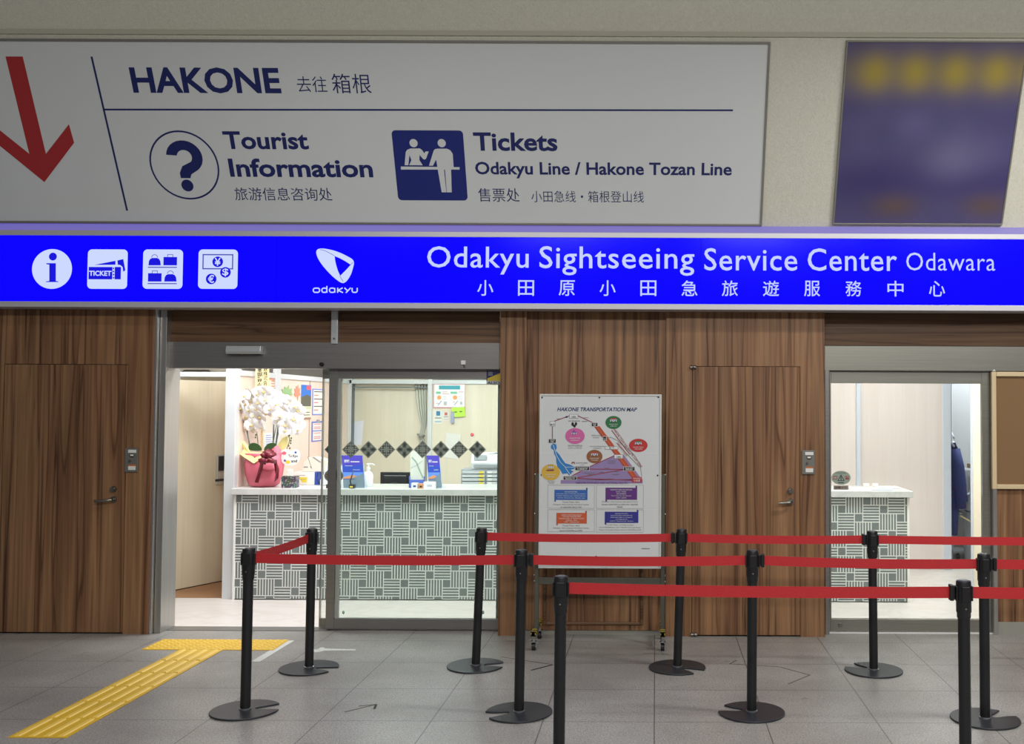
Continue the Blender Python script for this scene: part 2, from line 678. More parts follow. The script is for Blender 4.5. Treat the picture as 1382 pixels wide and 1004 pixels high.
# ---- floors
fl = MB().box(X0, X1, -1.5, D + 0.02, -0.06, 0.0)
struct(fl.build('floor', GRANITE), 'grey granite tiles of the station hall')
struct(MB().box(X0, X1, D + 0.02, 13.2, -0.06, 0.002).build('floor_office', TILE), 'pale marble tiles inside the office')

# ---- shop front walls, with holes for doors (all of one laminate)
TOPZ = W(800, 405, F).z + 0.06
GW = 0.004
lx0, lx1, _, lz = BX(2, 492, 168.5, 860, F)             # left wooden door
rx0, rx1, _, rz = BX(934.5, 495, 1079.5, 860, F)        # right wooden door
xa = W(202.5, 640, F).x                                  # right end of left wall
xb, xc, xd, xe = W(674, 640, F).x, W(709, 640, F).x, W(898.5, 640, F).x, W(1113, 640, F).x

w = MB()
w.box(X0, lx0 - GW, F, F + 0.12, 0, TOPZ)
w.box(lx0 - GW, lx1 + GW, F, F + 0.12, lz + GW, TOPZ)
w.box(lx1 + GW, xa, F, F + 0.12, 0, TOPZ)
w.box(lx0 - GW, lx1 + GW, F + 0.05, F + 0.12, 0, lz + GW, 1)
struct(w.build('wall_left', [WZ3, GAP]), 'dark walnut wall at the left end')
w = MB()
w.box(xb, xc, F, F + 0.24, 0, TOPZ)
# bright lipping down the door side of the pillar
struct(w.build('wall_pillar', [WZ]), 'walnut pillar between the doors')
w = MB()
zb = W(815, 850.5, F + .035).z
w.box(xc, xd, F + 0.035, F + 0.24, zb, TOPZ)
struct(w.build('wall_middle', [WZ]), 'walnut wall behind the map board')
w = MB()
w.box(xd, rx0 - GW, F, F + 0.24, 0, TOPZ)
w.box(rx0 - GW, rx1 + GW, F, F + 0.24, rz + GW, TOPZ)
w.box(rx1 + GW, xe, F, F + 0.24, 0, TOPZ)
w.box(rx0 - GW, rx1 + GW, F + 0.05, F + 0.24, 0, rz + GW, 1)
struct(w.build('wall_right', [WZ, GAP]), 'walnut wall around the right wooden door')
# groove lines in the middle wall
struct(MB().box(xc, xd, F + 0.045, F + 0.2, 0, zb).build('baseboard_middle', mat('grey_kick', '#8d8c82', 0.5)))
# access panel with moulding in the middle wall
px0, px1, pz0, pz1 = BX(734, 597, 868.5, 843, F + 0.035)
fr = MB()
mw = 0.022
for a in ((px0, px0 + mw, pz0, pz1), (px1 - mw, px1, pz0, pz1), (px0 + mw, px1 - mw, pz0, pz0 + mw), (px0 + mw, px1 - mw, pz1 - mw, pz1)):
    fr.box(a[0], a[1], F + 0.019, F + 0.036, a[2], a[3])
struct(fr.build('trim_panel', WX, bevel=0.006), 'walnut moulding of the access panel')

# hinged wooden doors flush in the walls
FITTING = mat('satin_nickel', '#8e8a82', 0.32, 1.0)


def lever_set(door, Y, knob, rose, tip, tilt=0.0):
    k = W(*knob, Y)
    h = MB()
    h.tube([k + Vector((0, 0.002, 0)), k - Vector((0, 0.016, 0))], [0.024, 0.021], 24)
    h.tube([k - Vector((0, 0.014, 0)), k - Vector((0, 0.03, 0))], [0.016, 0.014], 20)
    h.build('lock_cylinder', FITTING, door, smooth='auto')
    a, b = W(*rose, Y), W(*tip, Y)
    h = MB()
    h.tube([a + Vector((0, 0.002, 0)), a - Vector((0, 0.01, 0))], [0.025, 0.023], 24)
    h.tube([a, a - Vector((0, 0.045, 0)), a - Vector((0, 0.055, 0)) + (b - a) * 0.12, b - Vector((0, 0.055, 0))], 0.0105, 14)
    h.build('door_handle', FITTING, door, smooth='auto')


d1 = MB().box(lx0, lx1, F, F + 0.04, 0.012, lz).build('door_1', WZ2, bevel=0.001)
struct(d1, 'dark walnut door with lever handle at the left')
lever_set(d1, F, (153.5, 660), (153.5, 674), (133, 675.5))
d2 = MB().box(rx0, rx1, F, F + 0.04, 0.012, rz).build('door_2', WZ2, bevel=0.001)
struct(d2, 'walnut door with lever handle right of the map board')
lever_set(d2, F, (1066.5, 662.5), (1067, 677), (1050, 678))
for (x, y) in ((935.5, 495.5), (936.5, 856)):
    c = W(x, y, F)
    h = MB().tube([c + Vector((-0.022, -0.008, 0)), c + Vector((-0.003, -0.008, 0))], 0.014, 14).tube([c + Vector((0.003, -0.008, 0)), c + Vector((0.022, -0.008, 0))], 0.014, 14)
    h.build('pivot_hinge', FITTING, d2, smooth='auto')


# key switches beside the two wooden doors
def switch_plate(box, label):
    x0, x1, z0, z1 = BX(*box, F)
    t = thing('switch_plate', ((x0 + x1) / 2, F, z0), label, 'switch', 'key switches beside the wooden doors')
    w_, h_ = x1 - x0, z1 - z0
    MB().box(x0, x1, F - 0.012, F - 0.0005, z0, z1).build('cover', mat('grey_metal', '#77756f', 0.45, 0.4), t, bevel=0.003)
    s = Surf((0, F - 0.012, 0), (1, 0, 0), (0, 0, 1))
    lm = [mat('paper_white', '#d9d9d4', 0.6), mat('label_orange', '#b5652e', 0.6), mat('label_dark', '#3a2022', 0.6)]
    MB().rect(s, x0 + .25 * w_, z0 + .80 * h_, x0 + .88 * w_, z0 + .93 * h_, .001, 0).build('name_label', lm, t)
    m = MB().rect(s, x0 + .28 * w_, z0 + .09 * h_, x0 + .86 * w_, z0 + .25 * h_, .001, 0)
    m.rect(s, x0 + .28 * w_, z0 + .25 * h_, x0 + .86 * w_, z0 + .32 * h_, .001, 1)
    m.build('warning_label', lm, t)
    m = MB().disc(s, x0 + .55 * w_, z0 + .69 * h_, .2 * w_, .085 * h_, .001, 2)
    m.rect(s, x0 + .42 * w_, z0 + .67 * h_, x0 + .68 * w_, z0 + .74 * h_, .0015, 0)
    m.build('key_seal', lm, t)
    c = Vector((x0 + .42 * w_, F - .012, z0 + .47 * h_))
    MB().tube([c, c - Vector((0, .012, 0))], .009, 14).build('keyhole', FITTING, t, smooth='auto')


switch_plate((169.5, 604.5, 187, 637), 'grey key switch plate on the dark wall beside the left wooden door')
switch_plate((1082, 607.5, 1099.5, 640), 'grey key switch plate on the wall right of the door beside the map board')

# ---- door heads: level-grained panel, steel header
HL = F + 0.10
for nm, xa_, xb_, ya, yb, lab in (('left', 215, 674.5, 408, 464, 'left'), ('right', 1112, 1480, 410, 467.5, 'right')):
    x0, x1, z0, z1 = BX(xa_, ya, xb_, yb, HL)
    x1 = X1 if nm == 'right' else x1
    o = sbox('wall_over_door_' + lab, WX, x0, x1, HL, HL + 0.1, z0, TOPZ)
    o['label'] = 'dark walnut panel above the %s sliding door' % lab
x0, x1, z0, z1 = BX(222, 462, 674, 497.5, D - 0.07)
struct(MB().box(x0, x1, D - 0.07, D + 0.03, z0, z1).build('trim_1', DSTEEL, bevel=0.002), 'dark steel header over the left sliding door')
hz0, hz1 = z0, z1
x0, x1, z0, z1 = BX(1113, 466.5, 1480, 500.5, D - 0.05)
x1 = X1
struct(MB().box(x0, x1, D - 0.05, D + 0.03, z0, z1).build('trim_2', STEEL, bevel=0.002), 'brushed steel header over the right sliding door')

# left steel jamb
jx0, jx1 = W(207, 640, F + .02).x, W(220, 640, F + .02).x
struct(MB().box(jx0 + 0.022, jx1, F + 0.03, D + 0.10, 0, TOPZ).build('trim_3', STEELZ, bevel=0.002), 'steel jamb left of the left sliding door')
struct(MB().box(jx0, jx0 + 0.02, F - 0.002, F + 0.05, 0, TOPZ).build('trim_4', BRIGHT, bevel=0.003), 'bright steel edge strip')
struct(MB().box(xa - 0.002, xa + 0.014, F - 0.004, F + 0.12, 0, TOPZ).build('trim_5', mat('copper_edge', '#8a6248', 0.4), bevel=0.002), 'wood edging of the left wall')
struct(MB().box(xa + 0.012, jx0 + 0.03, F + 0.06, F + 0.12, 0, TOPZ).build('trim_6', GAP), 'dark gap beside the jamb')

# motion sensor on the left header
x0, x1, z0, z1 = BX(306, 467, 353, 477, D - 0.1)
sn = thing('motion_sensor', ((x0 + x1) / 2, D - .07, z0), 'aluminium motion sensor box on the dark header above the open doorway', 'sensor')
s_ = MB()
pr = [(D - .0705, z0 - .004), (D - .0705, z1), (D - .115, z1), (D - .125, z0 + .012), (D - .115, z0 - .004)]
s_.prism([(x0, y, z) for y, z in pr], (x1 - x0, 0, 0))
s_.build('housing', ALU, sn, bevel=0.003)
MB().box(x0 + .01, x1 - .01, D - .112, D - .085, z0 - .008, z0 - .003).build('lens', BLACK, sn)
c = W(434.5, 491.5, D - .07)
tag(MB().tube([c, c - Vector((0, .02, 0))], [.017, .014], 18).build('lock_button', mat('dark_metal', '#35332f', .4, .8), smooth='auto'), 'small round dark button low on the left steel header', 'button')
x0, x1, z0, z1 = BX(622.5, 486.5, 628.5, 492, D - .07)
cs = thing('ceiling_switch', ((x0 + x1) / 2, D - .07, z0), 'tiny white square sensor on the steel header above the glass leaf', 'sensor')
MB().box(x0, x1, D - .083, D - .0705, z0, z1).build('body', WHITE, cs, bevel=.002)
MB().tube([(x0 + .02, D - .076, z0), (x0 + .022, D - .076, z0 - .018), (x0 + .03, D - .076, z0 - .022)], .003, 6).build('wire', BLACK, cs)
# silver hanger bracket between header and sign
x0, x1, z0, z1 = BX(447, 421, 456, 464, HL - .03)
br = thing('hanger_bracket', ((x0 + x1) / 2, HL, z0), 'silver metal strap between the blue sign and the left door header', 'bracket')
MB().box(x0, x1, HL - .035, HL - .001, z0, z1 + .02).build('strap', ALU, br, bevel=.003)
c = W(451, 457, HL - .036)
MB().tube([c + Vector((0, .002, 0)), c - Vector((0, .005, 0))], .008, 10).build('screw', FITTING, br)

# ---------------------------------------------------------------- sliding doors
RUB = mat('rubber', '#1c1c1c', .7)
STK = [mat('sticker_grey', '#59635c', .5), mat('sticker_pale', '#b3beb0', .5), mat('sticker_dark', '#2c3531', .5)]


def diamond(sf, u, v, r, kind, parent):
    """dark diamond sticker with a pale ornamental figure"""
    m = MB()
    m.poly(sf, [(u, v - r), (u + r, v), (u, v + r), (u - r, v)], .0008, 0)
    k = r / 1.0

    def P(a, q):          # along the four axes
        return [(u + k * (x * math.cos(a) - y * math.sin(a)), v + k * (x * math.sin(a) + y * math.cos(a))) for x, y in q]
    c = 1 if kind % 2 == 0 else 2
    for i in range(4):
        a = math.pi / 2 * i
        m.poly(sf, P(a, [(.06, -.03), (.5, -.03), (.5, .03), (.06, .03)]), .0012, c)
        m.poly(sf, P(a, [(.5, -.07), (.78, 0), (.5, .07), (.42, 0)]), .0012, c)
        if kind in (0, 2):
            m.poly(sf, P(a, [(.22, .05), (.34, .20), (.28, .25), (.16, .12)]), .0012, 1)
            m.poly(sf, P(a, [(.22, -.05), (.34, -.20), (.28, -.25), (.16, -.12)]), .0012, 1)
            m.poly(sf, P(a, [(.55, .10), (.62, .22), (.50, .32), (.46, .22)]), .0012, 1)
            m.poly(sf, P(a, [(.55, -.10), (.62, -.22), (.50, -.32), (.46, -.22)]), .0012, 1)
        else:
            b = a + math.pi / 4
            m.poly(sf, P(b, [(.10, -.08), (.40, -.13), (.46, 0), (.40, .13), (.10, .08)]), .0012, 1)
            m.poly(sf, P(b, [(.17, -.04), (.36, -.07), (.36, .07), (.17, .04)]), .0016, 2)
            m.poly(sf, P(b, [(.50, -.22), (.58, -.20), (.58, .20), (.50, .22)]), .0012, 1)
    m.ring(sf, u, v, .10 * k, .15 * k, .0014, 1, 16)
    for i in range(4):
        a, b = math.pi / 2 * i, math.pi / 2 * (i + 1)
        q = [(u + r * f * math.cos(t), v + r * f * math.sin(t)) for t, f in ((a, .93), (b, .93), (b, .88), (a, .88))]
        m.poly(sf, q, .0013, 1)
    return m.build('diamond_sticker', STK, parent)


OVAL = [mat('sticker_sage', '#93a094', .5), mat('sticker_red', '#8e3b37', .5), mat('sticker_ink', '#2b3a33', .5), mat('sticker_white', '#cfd3cc', .5), mat('plate_brown', '#8d8177', .5)]


def auto_sticker(sf, cx, cy, parent, plate):
    """oval automatic-door sticker with a walking figure in a triangle, plate below"""
    u, v = sf.uv(cx, cy)
    k = sf.uv(cx + 1, cy)[0] - u
    m = MB()
    m.disc(sf, u, v, 13 * k, 9.4 * k, .001, 0)
    m.ring(sf, u, v, 12 * k, 12.6 * k, .0012, 3) if False else None
    m.poly(sf, [(u - 5 * k, v - 4.4 * k), (u + 5 * k, v - 4.4 * k), (u, v + 4.8 * k)], .0014, 2)
    m.poly(sf, [(u - 3.4 * k, v - 3.5 * k), (u + 3.4 * k, v - 3.5 * k), (u, v + 2.9 * k)], .0018, 0)
    m.rect(sf, u - .6 * k, v - 3.3 * k, u + .6 * k, v + .6 * k, .0022, 2)
    m.disc(sf, u, v + 1.4 * k, .7 * k, .7 * k, .0022, 2, 12)
    for sx in (-1, 1):
        m.rect(sf, u + sx * 8 * k - 2.6 * k, v - 2.3 * k, u + sx * 8 * k + 2.6 * k, v + 2.3 * k, .0014, 1)
    m.text('自動', sf, u - 10 * k, v - 1.6 * k, u - 6 * k, v + 1.6 * k, .0018, 3)
    m.text('ドア', sf, u + 6 * k, v - 1.6 * k, u + 10 * k, v + 1.6 * k, .0018, 3)
    m.text('AUTOMATIC DOOR', sf, u - 6.5 * k, v + 5.6 * k, u + 6.5 * k, v + 7.0 * k, .0018, 2)
    m.rect(sf, u - 4 * k, v - 7.2 * k, u + 4 * k, v - 6.0 * k, .0018, 2)
    m.build('door_sticker', OVAL, parent)
    x0, y0, x1, y1 = plate
    m = MB().prect(sf, x0, y0, x1, y1, .001, 4)
    m.ptext('自動ドア', sf, x0 + 2.5, y0 + 1.1, x1 - 2.5, y1 - 1.1, .0015, 2, .01)
    m.build('plate_sticker', OVAL, parent)


def leaf(name, box, Y, stile_l, stile_r, top_y, bot_y, metal, label):
    """framed glass leaf; returns the frame object everything else hangs on"""
    x0, x1, z0, z1 = BX(*box, Y)
    zt, zl = W((box[0] + box[2]) / 2, top_y, Y).z, W((box[0] + box[2]) / 2, bot_y, Y).z
    th = .022
    f = MB()
    f.box(x0, x0 + stile_l, Y - th, Y + th, .012, z1)
    f.box(x1 - stile_r, x1, Y - th, Y + th, .012, z1)
    o = f.build(name, metal, bevel=.002)
    struct(o, label)
    MB().box(x0 + stile_l, x1 - stile_r, Y - th * .9, Y + th * .9, zt, z1).build('top_rail', metal, o, bevel=.002)
    MB().box(x0 + stile_l, x1 - stile_r, Y - th * .9, Y + th * .9, .012, zl).build('bottom_rail', metal, o, bevel=.002)
    MB().box(x0 + stile_l - .005, x1 - stile_r + .005, Y - .004, Y + .004, zl - .005, zt + .005).build('glass_pane', GLASS, o)
    return o


# left doorway: fixed leaf in front, the open leaf parked behind it and showing a hand's breadth
YL = D + .01
YI = D + .075
lf = leaf('door_3', (443, 497, 690, 849.5), YL, W(454, 640, YL).x - W(443, 640, YL).x, .05, 511, 834.5, DSTEEL, 'fixed glass leaf of the left doorway')
sf = Surf((0, YL - .004, 0), (1, 0, 0), (0, 0, 1))
MB().box(W(456, 640, YL).x, W(459.5, 640, YL).x, YL - .018, YL + .018, W(460, 834, YL).z, W(460, 511, YL).z).build('glazing_bead', mat('pale_bead', '#a7aaa6', .4, .4), lf)
li = leaf('door_4', (434, 497, 680, 848), YI, .004, .05, 511.5, 835, STEEL, 'open glass leaf parked behind the fixed one')
si = Surf((0, YI - .004, 0), (1, 0, 0), (0, 0, 1))
for i, x in enumerate((449.5, 473.5, 497.2, 521.6, 546.0, 570.2, 595.0, 619.6, 644.2)):
    u, v = (si if i == 0 else sf).uv(x, 606.6)
    k = ((si if i == 0 else sf).uv(x + 11.8, 606.6)[0] - u)
    diamond(si if i == 0 else sf, u, v, k, (1, 0, 3, 2, 1, 0, 3, 2, 1)[i], li if i == 0 else lf)
auto_sticker(si, 450.5, 642, li, (440, 653.5, 460.5, 659))
m = MB()
sr = Surf((0, YL - .022, 0), (1, 0, 0), (0, 0, 1))
sf_, sf = sf, sr
m.prect(sf, 656.6, 499.5, 682, 519, .001, 0)
m.ppoly(sf, [(657.6, 514), (657.6, 510.8), (682, 493.5 + 7), (682, 514)], .0014, 1)
m.prect(sf, 657.6, 500.5, 682, 500.9, .0012, 3)
m.prect(sf, 656.6, 514, 682, 519, .0018, 3)
m.ptext('ALSOK', sf, 657.4, 514.7, 679, 518.6, .0022, 2, .02, slant=.03)
for q in (502.2, 504, 505.8):
    m.prect(sf, 659, q, 665, q + .6, .0018, 3)
m.build('security_sticker', [mat('sticker_navy', '#1d2057', .4), mat('sticker_yellow', '#c9b12f', .4), mat('sticker_black', '#101014', .4), mat('sticker_light', '#b9bcc2', .4)], lf)
sf = sf_
for x in (463.5, 652):
    m = MB().disc(sf, *sf.uv(x, 826.5), .009, .013, .001, 0, 16)
    m.disc(sf, *sf.uv(x, 826), .004, .006, .0014, 1, 12)
    m.build('mark_sticker', [mat('sticker_green', '#4f9183', .5), mat('sticker_white', '#cfd3cc')], lf)
# floor track under the open doorway
tx0, tx1 = W(222, 849, D).x, W(445, 849, D).x
struct(MB().box(tx0, tx1, D - .03, D + .10, -.01, .004).build('trim_7', mat('threshold', '#8a8884', .4, .7)), 'steel threshold of the left doorway')

# right doorway
YRd = D + .01
rf = leaf('door_5', (1119, 500, 1336, 852), YRd, .012, W(1336, 640, YRd).x - W(1325, 640, YRd).x, 517.5, 835, STEEL, 'glass leaf of the right doorway')
s2 = Surf((0, YRd - .004, 0), (1, 0, 0), (0, 0, 1))
auto_sticker(s2, 1135, 644.7, rf, (1125, 655.3, 1145, 660.8))
c = W(1133.5, 843, YRd)
MB().tube([c - Vector((0, .018, 0)), c - Vector((0, .028, 0))], [.018, .016], 20).build('floor_lock', FITTING, rf, smooth='auto')
xj0, xj1 = W(1113.5, 640, F + .08).x, W(1119.2, 640, F + .08).x
jm = struct(MB().box(xj0, xj1, F + .08, D + .10, 0, W(1116, 500, F + .08).z).build('trim_8', DSTEEL, bevel=.002), 'steel jamb of the right doorway')
x2 = W(1336.5, 640, D).x
struct(MB().box(x2, x2 + .03, D - .06, D + .10, 0, W(1340, 500, D).z).build('trim_9', STEELZ, bevel=.002), 'right steel jamb of the right doorway')
struct(MB().box(xj1, x2, D - .03, D + .10, -.01, .006).build('trim_10', mat('gap_light_white', '#d9d9d7', .35)), 'threshold of the right doorway, coloured white for light through the gap')  # white colour stands for the line of light under the door
# wall right of the right doorway, with a framed notice case
xw = x2 + .03
struct(MB().box(xw, X1, D - .03, D + .12, W(1350, 838, D).z, W(1350, 500, D).z).build('wall_far_right', WZ), 'walnut wall right of the right doorway')
struct(MB().box(xw, X1, D - .035, D + .12, 0, W(1350, 838, D).z).build('baseboard_right', mat('grey_kick', '#8d8c82', .5)))
cx0, cx1, cz0, cz1 = BX(1338, 502, 1440, 660, D - .05)
nc = thing('notice_case', ((cx0 + cx1) / 2, D - .03, cz0), 'beige framed notice case on the wood wall at the right picture edge', 'notice board')
fr = MB()
for a in ((cx0, cx0 + .035, cz0, cz1), (cx1 - .035, cx1, cz0, cz1), (cx0 + .035, cx1 - .035, cz0, cz0 + .035), (cx0 + .035, cx1 - .035, cz1 - .035, cz1)):
    fr.box(a[0], a[1], D - .065, D - .031, a[2], a[3])
fr.build('frame', mat('beige_frame', '#cbb691', .5), nc, bevel=.004)
MB().box(cx0 + .03, cx1 - .03, D - .045, D - .0315, cz0 + .03, cz1 - .03).build('back_panel', mat('brown_cloth', '#7d5f3f', .8), nc)

# ---------------------------------------------------------------- leaning bulkhead over the shop front
TH = R(25)
SO = W(692, 302, F - .10)
SS = Surf(SO, (1, 0, 0), (0, -math.sin(TH), math.cos(TH)))
NB_ = SS.n
top = 1.75
bk = MB()
bk.prism([SS.at(X0, -.012), SS.at(X1, -.012), SS.at(X1, top), SS.at(X0, top)], -NB_ * .12)
bk.box(X0, X1, F + .0, F + .14, TOPZ - .02, SS.at(0, .2).z)
struct(bk.build('wall_bulkhead', STUCCO), 'leaning stucco bulkhead over the shop front')
v47 = SS.uv(700, 48)[1]
struct(MB().prism([SS.at(X0, v47), SS.at(X1, v47), SS.at(X1, v47 + .03), SS.at(X0, v47 + .03)], NB_ * .012).build('trim_11', mat('stucco_trim', '#b9b6a3', .8)), 'moulding near the top of the bulkhead')

# ---- white guide sign
gu0 = W(-70, 180, F - .3).x
gu1 = (SS.uv(1036, 60)[0] + SS.uv(1025.5, 299)[0]) / 2
gv0, gv1 = SS.uv(692, 300)[1], SS.uv(692, 58)[1]
gs = thing('guide_sign', SS.at((gu0 + gu1) / 2, gv0), 'long white guide sign with navy lettering and a red arrow on the stucco', 'sign', None)
E0 = .018
MB().prism([SS.at(gu0, gv0), SS.at(gu1, gv0), SS.at(gu1, gv1), SS.at(gu0, gv1)], NB_ * E0).build('panel', mat('sign_white', '#d3d6d3', .42, vary=(1.5, .02)), gs)
fr = MB()
fw = .016
for (a, b, c_, d_) in ((gu0 - fw, gv0 - fw, gu1 + fw, gv0), (gu0 - fw, gv1, gu1 + fw, gv1 + fw), (gu1, gv0, gu1 + fw, gv1), (gu0 - fw, gv0, gu0, gv1)):
    fr.prism([SS.at(a, b), SS.at(c_, b), SS.at(c_, d_), SS.at(a, d_)], NB_ * (E0 + .008))
fr.build('frame', mat('sign_frame', '#8e8b82', .4, .5), gs, bevel=.002)
NAVY = mat('navy_print', '#15205f', .45)
RED = mat('red_print', '#a82a2b', .45)
SGW = MATS['sign_white']
GE = E0 + .0012


def stext(_, body, tl, bl, br, bold, e=GE, mi=0, space=1.0):
    m = MB()
    """text on the leaning sign from three picture corners: top left, bottom left, bottom right"""
    a, b, c = SS.uv(*tl), SS.uv(*bl), SS.uv(*br)
    m.text(body, SS, (a[0] + b[0]) / 2, (b[1] + c[1]) / 2, c[0], a[1], e, mi, bold, space)
    m.build('lettering', NAVY, gs)


m = None
stext(m, 'HAKONE', (175.5, 90), (182, 125.5), (381.5, 125.5), .028)
stext(m, 'Tourist', (301, 176.5), (305, 201), (418.5, 201), .026)
stext(m, 'Information', (308, 213), (313, 238.5), (505, 238.5), .026)
stext(m, 'Tickets', (638, 178), (641, 203), (753, 203.5), .026)
stext(m, 'Odakyu Line / Hakone Tozan Line', (641, 217.5), (643, 240.5), (987, 240.5), .022)
stext(m, '去往', (401, 102.5), (403, 124), (443.5, 124), -.004)
stext(m, '箱根', (448, 99), (450, 125.5), (503, 125.5), -.002)
stext(m, '旅游信息咨询处', (317, 252), (319, 270), (450, 270), -.002)
stext(m, '售票处', (645, 253), (647, 271.5), (702, 271.5), -.002)
stext(m, '小田急线・箱根登山线', (717, 256.5), (718, 272), (869, 272.5), -.004)
m = MB()
m.line(SS, [(125.5, 76), (173.3, 283.5)], .014, GE)
m.line(SS, [(142, 147.3), (989, 148.3)], .012, GE)
m.build('divider_line', NAVY, gs)
# question mark in a ring
m = MB()
qu, qv = SS.uv(250.5, 222.5)
qr = (SS.uv(250, 176)[1] - SS.uv(250, 269)[1]) / 2
m.ring(SS, qu, qv, qr - .012, qr, GE)
qk = qr / 46.0
def Q(pts):
    return [(qu + x * qk, qv + y * qk) for x, y in pts]
arc = [(2 + 24 * math.cos(R(a)), 11 + 22 * math.sin(R(a))) for a in range(172, -62, -13)]
tail = [(7, -12), (5, -17)]
inner = [(-8, -17), (-8, -10), (-3, -1)] + [(2 + 10 * math.cos(R(a)), 11 + 9.5 * math.sin(R(a))) for a in range(-40, 173, 13)]
m.poly(SS, Q(arc + tail + inner)[::-1], GE)
m.disc(SS, qu - 1 * qk, qv - 27 * qk, 8 * qk, 8 * qk, GE)
m.build('question_pictogram', NAVY, gs)
# ticket counter pictogram
T8 = lambda x, y: (525 + x / 8.733, 165 + y / 8.733)
m = MB()
c0, c1, c2, c3 = [SS.uv(*T8(*p)) for p in ((30, 90), (868, 90), (942, 915), (122, 912))]
tu0, tu1, tv0, tv1 = (c0[0] + c3[0]) / 2, (c1[0] + c2[0]) / 2, (c2[1] + c3[1]) / 2, (c0[1] + c1[1]) / 2
m.rect(SS, tu0, tv0, tu1, tv1, GE, 0, .028)


def sp8(pts, e, mi):
    m.face([SS.px(*T8(*p), e) for p in pts][::-1], mi)


GE2 = GE + .0012
sp8([(192, 500), (205, 345), (222, 318), (260, 303), (370, 302), (398, 322), (425, 362), (437, 338), (475, 338), (445, 420), (430, 433), (410, 428), (368, 378), (365, 438), (405, 500), (245, 500), (272, 440), (248, 380), (236, 500)], GE2, 1)
sp8([(148, 515), (838, 522), (838, 551), (148, 551)], GE2, 1)
sp8([(478, 505), (535, 325), (550, 310), (580, 305), (690, 305), (730, 325), (757, 365), (770, 545), (738, 552), (746, 818), (628, 818), (582, 552), (563, 432), (525, 505)], GE2 + .0004, 1)
sp8([(656, 552), (684, 818), (688, 818), (666, 552)], GE2 + .0012, 0)
for hx, hy in ((297, 240), (628, 240)):
    u, v = SS.uv(*T8(hx, hy))
    m.disc(SS, u, v, (SS.uv(*T8(hx + 48, hy))[0] - u), None, GE2, 1, 28)
m.build('ticket_pictogram', [mat('navy_square', '#142472', .4), SGW], gs)
# red arrow pointing down
m = MB()
tip, sA, bA, bB = SS.uv(62, 245), SS.uv(64, 207), SS.uv(95, 167), SS.uv(102, 192)
ut = tip[0]
ws = max(.03, abs(sA[0] - ut))
mir = lambda p: (2 * ut - p[0], p[1])
vt = SS.uv(45, 76)[1]
sA = (ut + ws, sA[1])
m.poly(SS, [mir(sA), tip, sA, (ut + ws, vt), (ut - ws, vt)], GE)
m.poly(SS, [tip, bB, bA, sA], GE)
m.poly(SS, [mir(p) for p in (tip, bB, bA, sA)][::-1], GE)
m.build('arrow', RED, gs)

# ---- blurred purple sign at the right
bu0 = (SS.uv(1143, 57)[0] + SS.uv(1126, 300)[0]) / 2
bv0, bv1 = SS.uv(1240, 300.5)[1], SS.uv(1240, 57)[1]
bu1 = W(1560, 180, F - .3).x
n = NB('blurred_poster')
sep = n.add('ShaderNodeSeparateXYZ', {0: n.tc.outputs['Object']})
base = n.ramp(n.noise(n.mapping((1.2, 1.2, 1.2)), 1.6, 2, .4), [(.3, '#45406a'), (.7, '#56507a')])


def blob(c, u, v, ru, rv, col, amt):
    p = SS.at(u, v) - SS.at((bu0 + bu1) / 2, bv0)
    dx = n.math('DIVIDE', n.math('SUBTRACT', sep.outputs[0], p.x), ru)
    dz = n.math('DIVIDE', n.math('SUBTRACT', sep.outputs[2], p.z), rv * math.cos(TH))
    d = n.math('ADD', n.math('MULTIPLY', dx, dx), n.math('MULTIPLY', dz, dz))
    g = n.math('MULTIPLY', n.math('POWER', 2.718, n.math('MULTIPLY', d, -1.0)), amt)
    return n.mix(g, c, col)


col = base
u_, v_ = SS.uv(1200, 255)
for bx in (1180, 1300, 1420):
    col = blob(col, *SS.uv(bx, 247), .42, .14, '#352c62', .8)
for bx in range(1130, 1480, 50):
    col = blob(col, *SS.uv(bx, 98), .30, .13, '#827448', .35)
for bx in (1180, 1234, 1289, 1344, 1398, 1450):
    col = blob(col, *SS.uv(bx, 99), .115, .12, '#a08c36', .95)
for bx in (1206, 1330, 1450):
    col = blob(col, *SS.uv(bx, 279), .17, .09, '#5c4a48', .9)
col = blob(col, *SS.uv(1285, 215), .22, .16, '#6a6588', .8)
col = blob(col, *SS.uv(1232, 168), .16, .12, '#615b86', .7)
n.link(col, n.b.inputs['Base Color'])
n.b.inputs['Roughness'].default_value = .5
ps = thing('poster_sign', SS.at((bu0 + bu1) / 2, bv0), 'purple sign with hazy yellow blots high at the right picture edge', 'sign')
MB().prism([SS.at(bu0, bv0), SS.at(bu1, bv0), SS.at(bu1, bv1), SS.at(bu0, bv1)], NB_ * .018).build('panel', n.m, ps)
fr = MB()
for (a, b, c_, d_) in ((bu0 - .012, bv0 - .012, bu1 + .012, bv0), (bu0 - .012, bv1, bu1 + .012, bv1 + .012), (bu0 - .012, bv0, bu0, bv1), (bu1, bv0, bu1 + .012, bv1)):
    fr.prism([SS.at(a, b), SS.at(c_, b), SS.at(c_, d_), SS.at(a, d_)], NB_ * .024)
fr.build('frame', MATS['sign_frame'], ps, bevel=.002)

# ---------------------------------------------------------------- blue light box
YS = F - .16
LS = Surf((0, YS, 0), (1, 0, 0), (0, 0, 1))
lz0, lz1 = W(692, 409.5, YS).z, W(692, 320.5, YS).z
ls = thing('light_box_sign', ((X0 + X1) / 2, YS, lz0), 'long blue illuminated fascia sign with white lettering over the doors', 'sign')


def glow(name, color, strength, base, rough=.12):
    n = NB(name)
    n.b.inputs['Base Color'].default_value = (*lin(base), 1)
    n.b.inputs['Roughness'].default_value = rough
    n.b.inputs['Specular IOR Level'].default_value = .12
    n.b.inputs['Emission Color'].default_value = (*color, 1)
    n.b.inputs['Emission Strength'].default_value = strength
    return n.m


